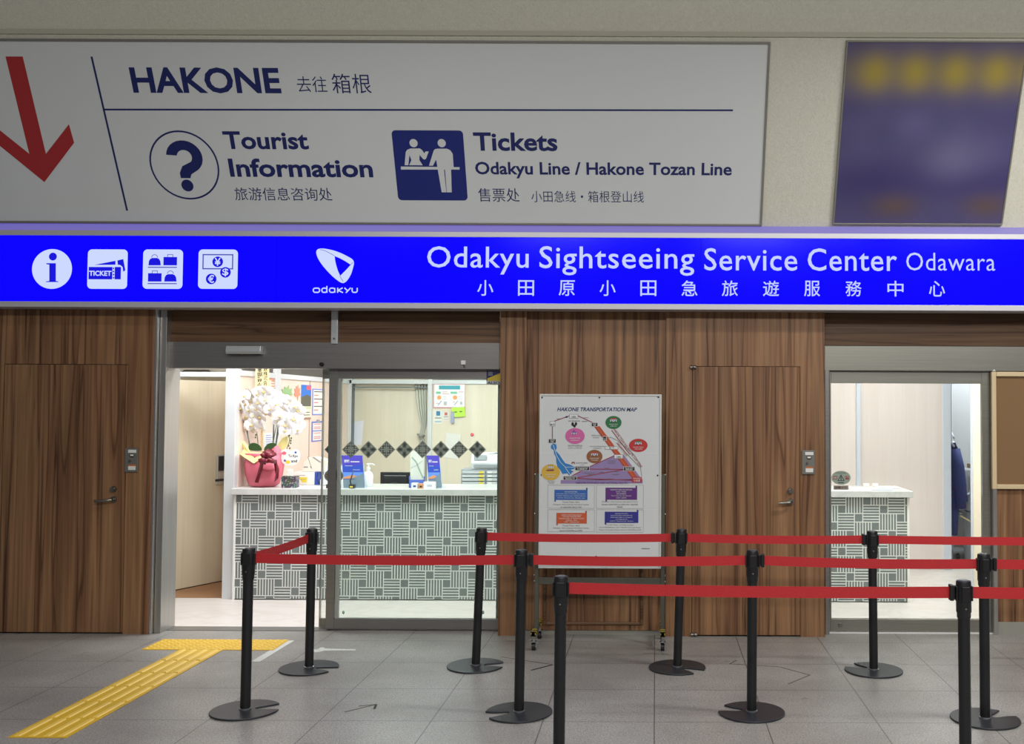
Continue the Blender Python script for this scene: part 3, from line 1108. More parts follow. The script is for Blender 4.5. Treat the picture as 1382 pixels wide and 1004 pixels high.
BLUE = glow('blue_lit_acrylic', (0.002, 0.0, 1.0), 1.25, '#04041a')
LITW = glow('white_lit_acrylic', (0.60, 0.68, 1.0), 1.0, '#303040')
LITL = glow('lavender_lit_acrylic', (0.56, 0.63, 1.0), .98, '#303040')
cuts = [X0, W(373, 365, YS).x, W(946, 365, YS).x, X1]
for a, b in zip(cuts, cuts[1:]):
    MB().box(a + .0022, b - .0022, YS, YS + .02, lz0, lz1).build('lit_panel', BLUE, ls)
SILV = mat('sign_silver', '#c3c1c6', .4, .25)
z0, z1 = W(692, 417, YS).z, lz0
fr = MB().box(X0, X1, YS - .012, F + .02, z0, z1)
fr.box(X0, X1, YS - .012, YS + .03, lz1, W(692, 313.5, YS).z)
fr.box(X0, X1, YS + .021, F - .005, lz0 + .001, W(692, 315, YS).z, 1)
fr.build('casing', [SILV, mat('casing_inner', '#3a3940', .6)], ls, bevel=.002)
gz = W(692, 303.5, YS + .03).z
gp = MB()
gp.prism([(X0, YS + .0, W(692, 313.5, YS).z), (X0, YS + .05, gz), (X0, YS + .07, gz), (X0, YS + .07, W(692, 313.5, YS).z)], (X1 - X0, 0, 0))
gp.build('blue_spill_strip', glow('painted_blue_spill', (.13, .10, .52), .75, '#77757f', .35), ls)  # emission stands in for the sign's blue light spilling onto the ledge
LE = .0015
for body, x0, y0, x1, y1, bold in (('Odakyu', 576.5, 332.5, 713.5, 370.3, .006), ('Sightseeing', 728, 332.5, 937, 371.8, .006), ('Service', 950.5, 335, 1076, 365.3, .006), ('Center', 1090, 335.3, 1210.5, 365.8, .006), ('Odawara', 1223, 341, 1343, 365.2, -.004)):
    MB().ptext(body, LS, x0, y0, x1, y1, LE, 0, bold, 1.06).build('lettering', LITL, ls)
for i, ch in enumerate('小田原小田急旅遊服務中心'):
    cx = (655, 710, 765, 820, 875, 930.5, 985, 1040.5, 1096, 1152, 1208.5, 1264.5)[i]
    hh = 10.5
    MB().ptext(ch, LS, cx - 10.8, 389 - hh + .0018 * (cx - 900), cx + 10.8, 389 + hh + .0018 * (cx - 900), LE, 0, .005).build('character', LITL, ls)
I5 = lambda x, y: (40 + x / 8.6375, 330 + y / 8.6375)
I6 = lambda x, y: (180 + x / 8.6375, 330 + y / 8.6375)
LBLUE = glow('blue_lit_print', (0.01, 0.008, .72), 1.0, '#04041a')
LDIM = glow('dim_lit_print', (0.09, 0.09, .45), 1.0, '#04041a')
k8 = abs(LS.uv(101, 350)[0] - LS.uv(100, 350)[0]) / 8.6375


def pp(m, f, pts, e, mi):
    m.ppoly(LS, [f(*p) for p in pts], e, mi)


def pr_(m, f, x0, y0, x1, y1, e, mi, r=0):
    a, b = f(x0, y0), f(x1, y1)
    m.prect(LS, a[0], a[1], b[0], b[1], e, mi, r)


# information
m = MB()
m.disc(LS, *LS.uv(*I5(262, 285)), 233 * k8, None, LE, 0, 48)
m.disc(LS, *LS.uv(*I5(274, 141)), 46 * k8, None, .003, 1, 28)
pp(m, I5, [(198, 218), (308, 218), (308, 425), (338, 430), (338, 438), (193, 438), (193, 430), (232, 425), (232, 235), (198, 230)], .003, 1)
m.build('information_pictogram', [LITW, LBLUE, LDIM], ls)
# ticket
m = MB()
pr_(m, I5, 676, 57, 1141, 517, LE, 0, 50 * k8)
pr_(m, I5, 690, 262, 966, 406, .003, 1)
pr_(m, I5, 994, 262, 1066, 406, .003, 1)
pp(m, I5, [(755, 238), (1003, 190), (1003, 236)], .003, 1)
pp(m, I5, [(1026, 186), (1094, 170), (1118, 300), (1094, 318), (1086, 262), (1060, 240), (1030, 236)], .003, 1)
m.ptext('TICKET', LS, *I5(697, 306), *I5(957, 366), .0045, 0, .03)
for y in range(270, 400, 36):
    pr_(m, I5, 972, y, 988, y + 18, .003, 1)
m.build('ticket_pictogram', [LITW, LBLUE, LDIM], ls)
# left luggage
m = MB()
pr_(m, I6, 112, 58, 577, 517, LE, 0, 50 * k8)
for (x, y, kind) in ((250, 243, 0), (432, 243, 1), (252, 432, 1), (434, 432, 0)):
    if kind == 0:
        pp(m, I6, [(x - 72, y), (x - 66, y - 50), (x - 50, y - 76), (x - 26, y - 86), (x + 26, y - 86), (x + 50, y - 76), (x + 66, y - 50), (x + 72, y)], .003, 1)
        m.ring(LS, *LS.uv(*I6(x, y - 90)), 31 * k8, 38 * k8, .003, 2, 20, 0, math.pi)
    else:
        pr_(m, I6, x - 79, y - 97, x + 79, y, .003, 1)
        for q in ((x - 34, y - 128, x + 34, y - 121), (x - 34, y - 128, x - 27, y - 97), (x + 27, y - 128, x + 34, y - 97)):
            pr_(m, I6, *q, .003, 2)
pr_(m, I6, 172, 260, 510, 272, .003, 2)
pr_(m, I6, 168, 450, 508, 462, .003, 2)
m.build('luggage_pictogram', [LITW, LBLUE, LDIM], ls)
# money exchange
m = MB()
pr_(m, I6, 758, 58, 1217, 517, LE, 0, 50 * k8)
for q in ((808, 112, 1166, 126), (808, 276, 1166, 290), (808, 112, 822, 290), (1152, 112, 1166, 290)):
    pr_(m, I6, *q, .003, 2)
for ch, x, y in (('¥', 986, 202), ('€', 910, 402), ('$', 1076, 325)):
    m.disc(LS, *LS.uv(*I6(x, y)), 62 * k8, None, .0042, 1, 28)
    m.ptext(ch, LS, *I6(x - 36, y - 46), *I6(x + 36, y + 46), .0055, 0, .02)
m.build('exchange_pictogram', [LITW, LBLUE, LDIM], ls)
# company emblem
I7 = lambda x, y: (410 + x / 12.556, 325 + y / 12.556)
m = MB()
out = catmull([(213, 185), (235, 145), (300, 130), (400, 140), (520, 168), (640, 213), (760, 273), (825, 315), (850, 365), (840, 440), (803, 560), (752, 650), (705, 700), (660, 715), (600, 690), (500, 612), (400, 512), (310, 405), (250, 312), (220, 240)], 4)
pp(m, I7, out, LE, 0)
pp(m, I7, catmull([(525, 258), (620, 300), (720, 355), (797, 408)], 5, False) + catmull([(797, 408), (720, 492), (620, 592)], 5, False)[1:] + catmull([(620, 592), (585, 520), (553, 420), (533, 330), (525, 258)], 5, False)[1:-1], .003, 1)
wln = 7 * k8
m.line(LS, [I7(*p) for p in ((280, 150), (330, 158), (385, 180), (450, 214), (525, 256))], wln * .8, .0034, 2)
m.line(LS, [I7(*p) for p in ((795, 408), (835, 362))], wln * .8, .0034, 2)
m.line(LS, [I7(*p) for p in ((612, 590), (640, 645), (670, 692))], wln * .8, .0034, 2)
# wordmark of rounded monoline letters
def stroke(pts):
    m.line(LS, [I7(*p) for p in pts], 20 * k8 * 8.6375 / 12.556, LE, 0)
rr = lambda x0, y0, x1, y1: [(x0 + 18, y0), (x1 - 18, y0), (x1, y0 + 18), (x1, y1 - 18), (x1 - 18, y1), (x0 + 18, y1), (x0, y1 - 18), (x0, y0 + 18), (x0 + 18, y0)]
stroke(rr(163, 802, 268, 873))
stroke(rr(308, 802, 392, 873)); stroke([(392, 765), (392, 878)])
stroke(rr(438, 802, 526, 873)); stroke([(526, 798), (526, 878)])
stroke([(575, 795), (575, 880)]); stroke([(660, 797), (582, 838), (665, 878)])
stroke([(690, 797), (742, 845)]); stroke([(795, 797), (715, 880)])
stroke([(820, 797), (820, 855), (836, 873), (890, 873), (906, 855), (906, 797)])
m.build('company_emblem', [LITW, BLUE, LDIM], ls)

# ---------------------------------------------------------------- office shell
DI = D + 0.12
XRW = 4.9                                                       # right end of the office
sbox('ceiling', WHITE, X0, X1, DI, 13.2, ZC, ZC + .05)
sbox('wall_office_back', WHITE, X0, X1, 13.0, 13.1, 0, ZC)
sbox('wall_office_left', WHITE, X0, X0 + .1, DI, 13.0, 0, ZC)
sbox('wall_office_front', WHITE, W(678, 640, DI).x, W(1112, 640, DI).x, DI + .0, DI + .04, 0, ZC)

# low partitions: pale boards in an aluminium grid
zr = W(318, 507, YP).z                                          # top of the boards
pth = .035
# side partition
struct(MB().box(XS - pth, XS, YP + .05, YB, .02, zr).build('wall_partition_side', PANELS), 'pinkish board partition beside the flowers')
# rear partition, left room: jamb, opening with curtain, plain board
xo0, xo1 = W(474, 600, YB).x, W(577, 600, YB).x
xr1 = W(720, 600, YB).x
m = MB().box(XS, xo0, YB, YB + pth, .02, zr)
m.box(xo1, xr1 + 2.0, YB, YB + pth, .02, zr)
m.box(xo0, xo1, YB + .07, YB + .10, .02, zr + .5)
struct(m.build('wall_partition_rear', PANEL), 'cream board partition behind the counter')
# aluminium posts and rails
def post(name, x0, x1, y0, y1, z0, z1, m=None):
    return struct(MB().box(x0, x1, y0, y1, z0, z1).build(name, m or ALUW, bevel=.004))


post('trim_12', W(303.5, 640, YP).x, W(317.5, 640, YP).x, YP - .02, YP + .07, 0, ZC)
post('trim_13', XS - .02, XS + .016, YP + .05, YB, zr, zr + .05)
ya_ = (XS / ray(374, 560).x) * ray(374, 560).y
post('trim_14', XS - .01, XS + .022, ya_ - .1, ya_ + .03, .4, ZC)
ys_ = (XS / ray(417.5, 560).x) * ray(417.5, 560).y
struct(MB().box(XS - .01, XS + .003, ys_ - .012, ys_ + .012, .02, zr).build('trim_15', mat('seam_grey', '#a9988b', .6)))
post('trim_16', XS, xr1 + 2.0, YB - .02, YB + pth + .01, W(520, 518, YB).z, W(520, 512.5, YB).z)
post('trim_17', W(462.5, 600, YB).x, xo0, YB - .02, YB + .05, 0, zr + .5)
post('trim_18', xo1, W(582.8, 600, YB).x, YB - .03, YB + .05, 0, zr + .5)
struct(MB().box(xo0, xo0 + .012, YB - .01, YB + .07, .02, zr).box(xo0, xo1, YB - .005, YB + .02, zr - .045, zr - .03).build('trim_19', mat('dark_frame_line', '#6e7478', .5, .4)))

# inner doorway with an open door
dr = thing('inner_door', G(226, 800) if False else Vector((W(222, 700, 8.86).x, 8.86, 0)), 'cream wood-grain door standing open left of the orchid', 'door')
pA = Vector((W(213, 640, 8.80).x, 8.80, 0))
pB = Vector((W(306.5, 640, 9.50).x, 9.50, 0))
dv = (pB - pA).normalized()
nv = Vector((dv.y, -dv.x, 0))
zt = W(260, 513.5, 9.2).z
m = MB()
m.prism([pA + Vector((0, 0, .012)), pB + Vector((0, 0, .012)), pB + Vector((0, 0, zt)), pA + Vector((0, 0, zt))], -nv * .036)
m.build('door_leaf', PANELD, dr, bevel=.002)
hp = XP(0, 0, 1) if False else None
tt = .0


def on_door(px, py):
    d = ray(px, py)
    t = (pA - EYE).dot(nv) / d.dot(nv)
    return EYE + d * t


a, b = on_door(291.5, 614), on_door(302, 653)
c = (a + b) / 2
hh = abs(a.z - b.z) / 2
hw = (b - a).dot(dv) / 2
ds = Surf(c, dv, (0, 0, 1))
m = MB().obox(c + nv * .012, dv * hw, nv * .012, Vector((0, 0, hh)))
m.build('lock_case', mat('satin_silver', '#c2c0b8', .4, .1), dr, bevel=.003)
MB().obox(c + nv * .028 + Vector((0, 0, hh * .42)), dv * hw * .8, nv * .006, Vector((0, 0, hh * .5))).build('keypad', mat('keypad_black', '#26262a', .3), dr, bevel=.003)
q = on_door(296, 647)
m = MB().tube([q + nv * .02, q + nv * .06, q + nv * .066 - dv * .02, q + nv * .066 - dv * hw * 2.0], .012, 12)
m.build('lever_handle', mat('handle_black', '#2b2826', .4), dr, smooth='auto')
# frame of the doorway
fx0, fx1 = W(218, 640, YP).x, W(304, 640, YP).x
zf0, zf1 = W(260, 508.5, YP).z, W(260, 502, YP).z
m = MB().box(W(200, 640, YP).x, W(226.5, 640, YP).x, YP - .02, YP + .07, 0, zf1)
m.box(fx0, fx1, YP - .015, YP + .06, zf0, zf1)
struct(m.build('trim_20', ALUW, bevel=.003), 'pale frame of the inner doorway')
struct(MB().box(X0 + .1, fx0 - .05, YP, YP + .05, 0, ZC).build('wall_partition_left', PANEL))
# brown floor of the room beyond the inner door
struct(MB().box(X0 + .1, XS - .04, YP + .02, 13.0, .002, .006).build('floor_brown', BROWNF), 'brown floor beyond the inner door')
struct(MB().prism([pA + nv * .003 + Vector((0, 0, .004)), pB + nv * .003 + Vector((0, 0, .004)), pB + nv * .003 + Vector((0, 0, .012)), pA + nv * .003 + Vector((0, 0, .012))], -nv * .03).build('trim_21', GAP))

# air conditioner above the inner door
ax0, ax1, az0, az1 = BX(226, 480, 312, 507, 9.9)
ac = thing('air_conditioner', ((ax0 + ax1) / 2, 9.9, az0), 'white air conditioner with a dark outlet seen above the inner door', 'air conditioner')
sec = [(10.15, az0), (9.93, az0), (9.86, az0 + .07), (9.86, az1 + .06), (10.15, az1 + .06)]
MB().prism([(ax0, y, z) for y, z in sec], (ax1 - ax0, 0, 0)).build('housing', WHITE, ac, bevel=.01)
q0, q1, r0, r1 = BX(238, 499, 288, 502.5, 9.85)
sw = upright(9.858)
MB().poly(sw, [(q0, r0 - .02), (q1, r0 - .02), (q1 - .05, r1), (q0 + .08, r1)], .002).build('outlet', mat('outlet_dark', '#3b342c', .7), ac)
struct(MB().box(ax0 + .02, ax1 - .02, 10.15, 10.2, 0, ZC).build('wall_inner_room', PANEL))

# ---------------------------------------------------------------- service counter
cx0, cx1 = W(317.5, 740, YC).x, W(1224.5, 740, YC).x
zt0, zt1 = W(500, 668, YC).z, W(500, 660, YC - .04).z
CT = zt1
ct = thing('service_counter', ((cx0 + cx1) / 2, YC, 0), 'long service counter with white marble top and basket-weave tiled front', 'counter')
TG = mat('weave_grey', '#6d7473', .45, vary=(9, .06))
TL = mat('weave_line', '#dfe0dc', .5)
m = MB()
m.box(cx0, cx1, YC, YC + .05, .01, zt0, 0)
cell = (W(500, 740, YC).x - W(488.66, 740, YC).x)
cs_ = upright(YC)
seq = 'SVVHHSHHVV'
ox = W(529.5, 740, YC).x          # left edge of the reference square (row 2)
oz = zt0 - .018 * 0
vtop = W(530, 690.4, YC).z        # top of row 2
lw = cell * .105
zlo = .012


def clipbox(u0, v0, u1, v1):
    u0, u1 = max(u0, cx0), min(u1, cx1)
    v0, v1 = max(v0, zlo), min(v1, zt0)
    if u1 - u0 > 1e-4 and v1 - v0 > 1e-4:
        m.rect(cs_, u0, v0, u1, v1, .0015, 1)


ncol0, ncol1 = int((cx0 - ox) / cell) - 2, int((cx1 - ox) / cell) + 2
vis1 = W(690, 740, YC).x
vis2 = W(1105, 740, YC).x
for r in range(-3, 16):
    v1 = vtop - r * cell
    v0 = v1 - cell
    if v1 < zlo or v0 > zt0:
        continue
    for c in range(ncol0, ncol1):
        u0 = ox + c * cell
        u1 = u0 + cell
        if u1 < cx0 or u0 > cx1:
            continue
        k = (c + 3 * r) % 10
        t = seq[k]
        h = lw / 2
        left_edge = k in (0, 1, 3, 5, 6, 8)
        top_edge = k not in (1, 2)
        if left_edge:
            clipbox(u0 - h, v0, u0 + h, v1)
        if top_edge:
            clipbox(u0, v1 - h, u1, v1 + h)
        if t == 'H':
            for j in (1, 2):
                clipbox(u0, v0 + cell * j / 3 - h, u1, v0 + cell * j / 3 + h)
        elif t == 'V':
            for j in ((1, 2, 3) if k in (1, 8) else (1, 2)):
                clipbox(u0 + cell * j / 3 - h, v0, u0 + cell * j / 3 + h, v1)
m.build('tiled_front', [TG, TL], ct)
MB().box(cx0 - .03, cx1 + .045, YC - .04, YC + .56, zt0, zt1).build('counter_top', MARBLE, ct, bevel=.003)
m = MB().box(cx1, cx1 + .02, YC - .004, YC + .5, .0, zt0).build('end_panel', WHITE, ct, bevel=.002)
m = MB().box(cx0 - .02, cx0, YC - .004, YC + .5, .0, zt0)
m.build('end_panel', WHITE, ct, bevel=.002)
struct(MB().box(cx0 + .05, cx1 - .05, YC + .05, YC + .52, .01, zt0 - .01).build('wall_counter_core', WHITE)) if False else None
MB().box(cx0, cx1, YC + .052, YC + .5, .01, zt0 - .002).build('carcass', WHITE, ct)

# ---------------------------------------------------------------- orchid
PINKP = mat('pink_wrap', '#d9697c', .5, bump=(9, .25))
YELP = mat('yellow_paper', '#e6de8f', .6)
BOW = mat('dark_red_ribbon', '#6d1626', .35)
PETAL = mat('white_petal', '#fbfafa', .45)
LIP = mat('yellow_lip', '#c9b56a', .5)
STEM = mat('green_stem', '#58663c', .55)
LEAF = mat('dark_leaf', '#2f4a28', .4)
STAKE = mat('grey_stake', '#5f625e', .5)
YO = YC + .20
oc = W(357.5, 650, YO)
OX, OZ = oc.x, CT
orc = thing('orchid', (OX, YO, OZ), 'white potted orchid in pink wrapping with a dark red bow on the counter', 'plant')
kO = W(358.5, 640, YO).x - W(357.5, 640, YO).x                # metres per picture pixel here


def OP(px, py, dy=0.0):
    return W(px, py, YO + dy)


random.seed(4)
prof = [(.095, 0), (.125, .015), (.152, .10), (.165, .20), (.150, .27), (.165, .30)]
MB().lathe([(r, z + OZ + .001) for r, z in prof], (OX - .01, YO, 0), 40, 0, lambda a, z: .035 * math.sin(9 * a + 3 * z) + .02 * math.sin(17 * a)).build('pot_wrap', PINKP, orc, smooth=True)
# wide pink flap rising at the right, yellow paper falling at the left
def sheet(name, pts, mtl, thick=.004, bulge=.0):
    mm = MB()
    mm.prism([OP(*p) for p in pts], (0, thick, 0))
    return mm.build(name, mtl, orc)


def fan(name, ring, centre, mtl):
    """folded paper: ring of (px, py, dy) around a raised centre"""
    mm = MB()
    c_ = OP(*centre)
    rg = [OP(*p) for p in ring]
    n_ = len(rg)
    vs = [c_] + rg + [c_ + Vector((0, .006, 0))] + [p + Vector((0, .006, 0)) for p in rg]
    fs = [(0, 1 + i, 1 + (i + 1) % n_) for i in range(n_)] + [(n_ + 1, n_ + 2 + (i + 1) % n_, n_ + 2 + i) for i in range(n_)]
    fs += [(1 + i, n_ + 2 + i, n_ + 2 + (i + 1) % n_, 1 + (i + 1) % n_) for i in range(n_)]
    mm.raw(vs, fs)
    return mm.build(name, mtl, orc, smooth='auto')


fan('paper_flap', [(346, 627, -.15), (358, 611, -.12), (369, 602.5, -.06), (375, 601, -.02), (379, 607, .0), (377.5, 616, -.06), (378, 626, -.10), (372, 634, -.16), (358, 634, -.19)], (366, 620, -.15), PINKP)
fan('yellow_paper', [(324, 592, .02), (329, 595, .0), (335, 603, -.02), (337, 609, -.06), (348, 611, -.12), (358, 610, -.14), (350, 620, -.17), (342.5, 625.5, -.18), (331, 618, -.14), (324, 613, -.08), (329, 606, -.03)], (338, 613, -.13), YELP)
fan('yellow_paper', [(374, 601, .10), (381, 591, .12), (388.5, 588, .14), (388, 600, .13), (383, 606, .11), (379, 608, .10)], (382, 598, .10), YELP)
# leaves
def leafm(pts, name='leaf'):
    mm = MB()
    rg = catmull(pts, 4)
    mm.prism([OP(p[0], p[1], -.09 - .0) for p in rg], (0, .012, 0))
    return mm.build(name, LEAF, orc, bevel=.003)


leafm([(335.5, 601), (341, 597.5), (349, 600), (353, 606), (350, 608.5), (337, 607.5)])
leafm([(356, 607), (360, 600), (367, 597.5), (373, 599.5), (370, 603), (360, 609)])
# stakes and stems
stems = [[(339, 606), (337.5, 600), (333.5, 581)], [(348.5, 608), (348, 596), (346, 580), (344, 566)], [(367, 606), (370, 590), (373, 575), (376, 560), (368, 542)], [(386, 612), (388, 603), (391, 594), (389, 585), (392, 575)], [(372, 600), (376, 580), (372, 560), (360, 545), (345, 540)]]
mm = MB().tube([OP(338, 606), OP(333.3, 581)], .0065, 8)
mm.build('stake', STAKE, orc, smooth=True)
mm = MB().tube([OP(372, 604, .02), OP(376.5, 567, .02)], .0075, 8)
mm.build('stake', STAKE, orc, smooth=True)
mm = MB().tube([OP(368.5, 602, .04), OP(370, 560, .04)], .006, 8)
mm.build('stake', STAKE, orc, smooth=True)
for st in stems[1:]:
    MB().tube([OP(x, y, .01 * i) for i, (x, y) in enumerate(catmull([(a, b) for a, b in st], 4, False))], .004, 6).build('stem', STEM, orc, smooth=True)
for (x, y, n_) in ((347, 585, 5), (391, 598, 6)):
    for i in range(n_):
        p = OP(x + random.uniform(-2.5, 2.5), y + (i - n_ / 2) * 3.4, -.01)
        MB().ball(p, .008, .008, .010, 8, 6).build('bud', STEM, orc, smooth=True)
# bow: loops and tails
for (cx, cy, a, l_) in ((352, 617, 200, 9), (362, 612, 80, 9), (371, 611, 30, 9), (356, 623, 235, 7), (369, 619, -25, 9), (361, 621, -80, 5), (357, 612, 130, 8), (366, 613, 60, 9)):
    mm = MB()
    c_ = OP(362, 618, -.22)
    e_ = Vector((math.cos(R(a)), 0, math.sin(R(a)))) * l_ * kO * 1.35
    t_ = Vector((-math.sin(R(a)), 0, math.cos(R(a))))
    sec = [c_ + e_ * u_ + Vector((0, -.022 * math.sin(math.pi * u_), 0)) for u_ in (0, .35, .7, 1.0)] + [c_ + e_ * u_ + Vector((0, -.05 - .02 * math.sin(math.pi * u_), 0)) for u_ in (.8, .45, .1)]
    hw_ = .017
    vs = [p + t_ * hw_ for p in sec] + [p - t_ * hw_ for p in sec]
    n_ = len(sec)
    mm.raw(vs, [(i, (i + 1) % n_, n_ + (i + 1) % n_, n_ + i) for i in range(n_)])
    o = mm.build('bow_loop', BOW, orc, smooth=True)
    q = o.modifiers.new('solidify', 'SOLIDIFY')
    q.thickness = .003
fan('ribbon_tail', [(352, 622, -.20), (356, 622, -.21), (354, 634, -.20), (350, 645, -.19), (348.5, 651.5, -.18), (343.5, 651, -.18), (346.5, 642, -.19)], (350, 636, -.205), BOW)
fan('ribbon_tail', [(369, 622, -.20), (373, 621, -.20), (376.5, 634, -.16), (375.5, 645, -.15), (370, 651, -.16), (372, 641, -.17)], (373, 634, -.185), BOW)

# one bloom: five petals round a yellow lip
def bloom():
    """white petals; returns petals object and its lip child, facing -Y at the origin"""
    mm = MB()
    s0 = Surf((0, 0, 0), (1, 0, 0), (0, 0, 1))
    def petal(a, l_, w_, cup, tip=1.0):
        prs = []
        ca, sa = math.cos(R(a)), math.sin(R(a))
        rows = 5
        k = len(mm.v)
        for i in range(rows + 1):
            t = i / rows
            ww = w_ * math.sin(math.pi * min(1, .12 + .80 * t) ** .9) if i < rows else w_ * .22
            for j in (-1, -.5, 0, .5, 1):
                x, z = l_ * t * 1.0 + .0, ww * j
                if i == rows:
                    x -= .12 * l_ * abs(j)
                y = -cup * math.sin(math.pi * .75 * t) + .10 * w_ * (abs(j) ** 2)
                mm.v.append(Vector((x * ca - z * sa, y, x * sa + z * ca)))
        for i in range(rows):
            for j in range(4):
                mm.f.append([k + i * 5 + j, k + i * 5 + j + 1, k + (i + 1) * 5 + j + 1, k + (i + 1) * 5 + j])
                mm.mi.append(0)
    for a in (90, 215, 325):
        petal(a, .054, .019, .006)
    for a in (8, 172):
        petal(a, .060, .040, .012)
    o = mm.build('flower', PETAL, None, loc=(0, 0, 0), smooth=True)
    l2 = MB()
    l2.ball((0, -.014, -.006), .007, .010, .008, 8, 6)
    l2.ball((-.011, -.014, -.002), .004, .005, .006, 8, 5)
    l2.ball((.011, -.014, -.002), .004, .005, .006, 8, 5)
    p = l2.build('lip', LIP, None, loc=(0, 0, 0), smooth=True)
    p.parent = o
    return o


fl0 = bloom()
spots = [(331, 534), (321 + 3, 540), (339, 531), (348, 531), (357, 527.5), (352, 534), (363, 530), (370, 534), (377, 537),
         (331, 545), (340, 541), (349, 543), (358, 539), (366, 541), (374, 545), (383, 541), (391, 543), (398, 548),
         (327, 551), (337, 553), (346, 551), (355, 550), (364, 552), (373, 553), (381, 552), (389, 553), (396, 557), (402, 553),
         (334, 562), (343, 561), (352, 562), (360, 557), (378, 561), (387, 562), (396, 565), (402, 565), (403, 574),
         (331, 571), (340, 573), (348, 570), (354, 577), (385, 573), (391, 570), (378, 568), (398, 583), (333, 578), (343, 580), (384, 581), (401, 580)]
for i, (x, y) in enumerate(spots):
    o = fl0 if i == 0 else copy_tree(fl0)
    o.parent = orc
    o.location = OP(x, y, random.uniform(-.10, .08)) - Vector((OX, YO, OZ))
    s_ = random.uniform(1.0, 1.32) * (1.0 if y < 575 else .8)
    o.scale = (s_, s_, s_)
    o.rotation_euler = (R(random.uniform(-5, 35)), R(random.uniform(-18, 18)), R((x - 362) * .9 + random.uniform(-22, 22)))

# wooden name plaque standing in the pot
PLQ = mat('plaque_wood', '#e6d39b', .55)
px0_, px1_, pz0_, pz1_ = BX(345, 480, 363, 528, YO + .12)
pl = thing('name_plaque', ((px0_ + px1_) / 2, YO + .12, CT), 'pale wooden name plaque with vertical black writing above the orchid', 'plaque')
MB().box(px0_, px1_, YO + .115, YO + .127, pz0_, pz1_).build('board', PLQ, pl, bevel=.001)
MB().box((px0_ + px1_) / 2 - .008, (px0_ + px1_) / 2 + .008, YO + .128, YO + .14, CT + .05, pz1_ - .02).build('stake', PLQ, pl)
INK = mat('black_ink', '#17171a', .6)
sp_ = upright(YO + .115)
m = MB()
m.ptext('\n'.join('小田急電鉄株式会社'), sp_, 355.5, 470, 361.5, 526, .001, 0, .012, 1, .95)
m.build('lettering', INK, pl)
m = MB()
m.ptext('\n'.join('長星野晃司'), sp_, 347, 487, 354.5, 526.5, .001, 0, .012, 1, .95)
m.build('lettering', INK, pl)

# ---------------------------------------------------------------- things on the counter, left half
PAPER = mat('paper_white', '#d9d9d4', .6)
BLUEC = mat('carton_blue', '#2a4ea8', .5)
YELC = mat('carton_yellow', '#d8c33a', .5)
BEIGE = mat('beige_plastic', '#d5d1c2', .45)
GREYP = mat('grey_plastic', '#8f9499', .45)
LIGHTP = mat('light_plastic', '#d2d5d8', .4)
INKB = mat('blue_ink', '#2f4a9a', .6)
INKR = mat('red_ink', '#cf5a6a', .6)


def on_counter(px, Y):
    return Vector((W(px, 650, Y).x, Y, CT))


# greeting card on a little stand
Yg = YC + .20
cg = on_counter(392, Yg)
gc = thing('greeting_card', cg, 'cloud-shaped white greeting card on a clip stand right of the orchid', 'card')
sg = upright(Yg)
pts = catmull([(380.5, 609), (386, 606), (392, 608), (398, 606), (404, 609), (405, 616), (403, 623), (398, 627), (391, 628), (383, 626), (379, 620)], 4)
MB().prism([W(x, y, Yg) for x, y in pts], (0, .004, 0)).build('card', PAPER, gc)
m = MB()
m.ptext('To Kyo', sg, 389, 613.5, 402, 618, .001, 0, .02)
m.ptext('and', sg, 393, 620, 401, 624, .001, 0, .02)
for (x, y, mi) in ((399, 610.5, 1), (384.5, 621.5, 1), (383.5, 611.5, 3), (388.5, 623.5, 2)):
    u, v = sg.uv(x, y)
    r_ = 2.3 * kO
    if mi == 1:
        m.poly(sg, [(u + r_ * (1 if i % 2 == 0 else .45) * math.sin(math.pi * i / 5), v + r_ * (1 if i % 2 == 0 else .45) * math.cos(math.pi * i / 5)) for i in range(10)][::-1], .001, 1)
    else:
        m.disc(sg, u, v, r_ * 1.3, r_, .001, mi, 14)
m.build('drawing', [INK, INKB, YELC, INKR], gc)
m = MB().tube([cg + Vector((0, .008, .005)), W(391, 640, Yg) + Vector((0, .008, 0)), W(391, 624, Yg) + Vector((0, .008, 0))], .003, 6)
m.box(cg.x - .03, cg.x + .03, Yg - .02, Yg + .03, CT, CT + .006)
m.build('stand', mat('clear_plastic', '#c9d3dc', .2), gc)
# small photo cube
Yq = YC + .05
x0, x1, z0, z1 = BX(379.5, 642.5, 399.5, 658, Yq)
pq = thing('photo_box', ((x0 + x1) / 2, Yq, CT), 'small dark patterned photo box at the counter edge right of the orchid', 'box')
n = NB('dark_collage')
v_ = n.mapping((26, 26, 26))
cv = n.add('ShaderNodeTexVoronoi', {'Vector': v_, 'Scale': 1.0})
cc = n.mix(.93, cv.outputs['Color'], '#2a2c30')
cc = n.mix(n.ramp(n.noise(v_, 2.4, 3), [(.55, 0.0), (.62, .8)]), cc, '#b9b6b0')
n.link(cc, n.b.inputs['Base Color'])
MB().box(x0, x1, Yq, Yq + .08, CT, z1).build('body', n.m, pq, bevel=.002)
MB().box(x0 + .04, x0 + .09, Yq + .03, Yq + .035, z1, z1 + .06).build('memo_slip', PAPER, pq)
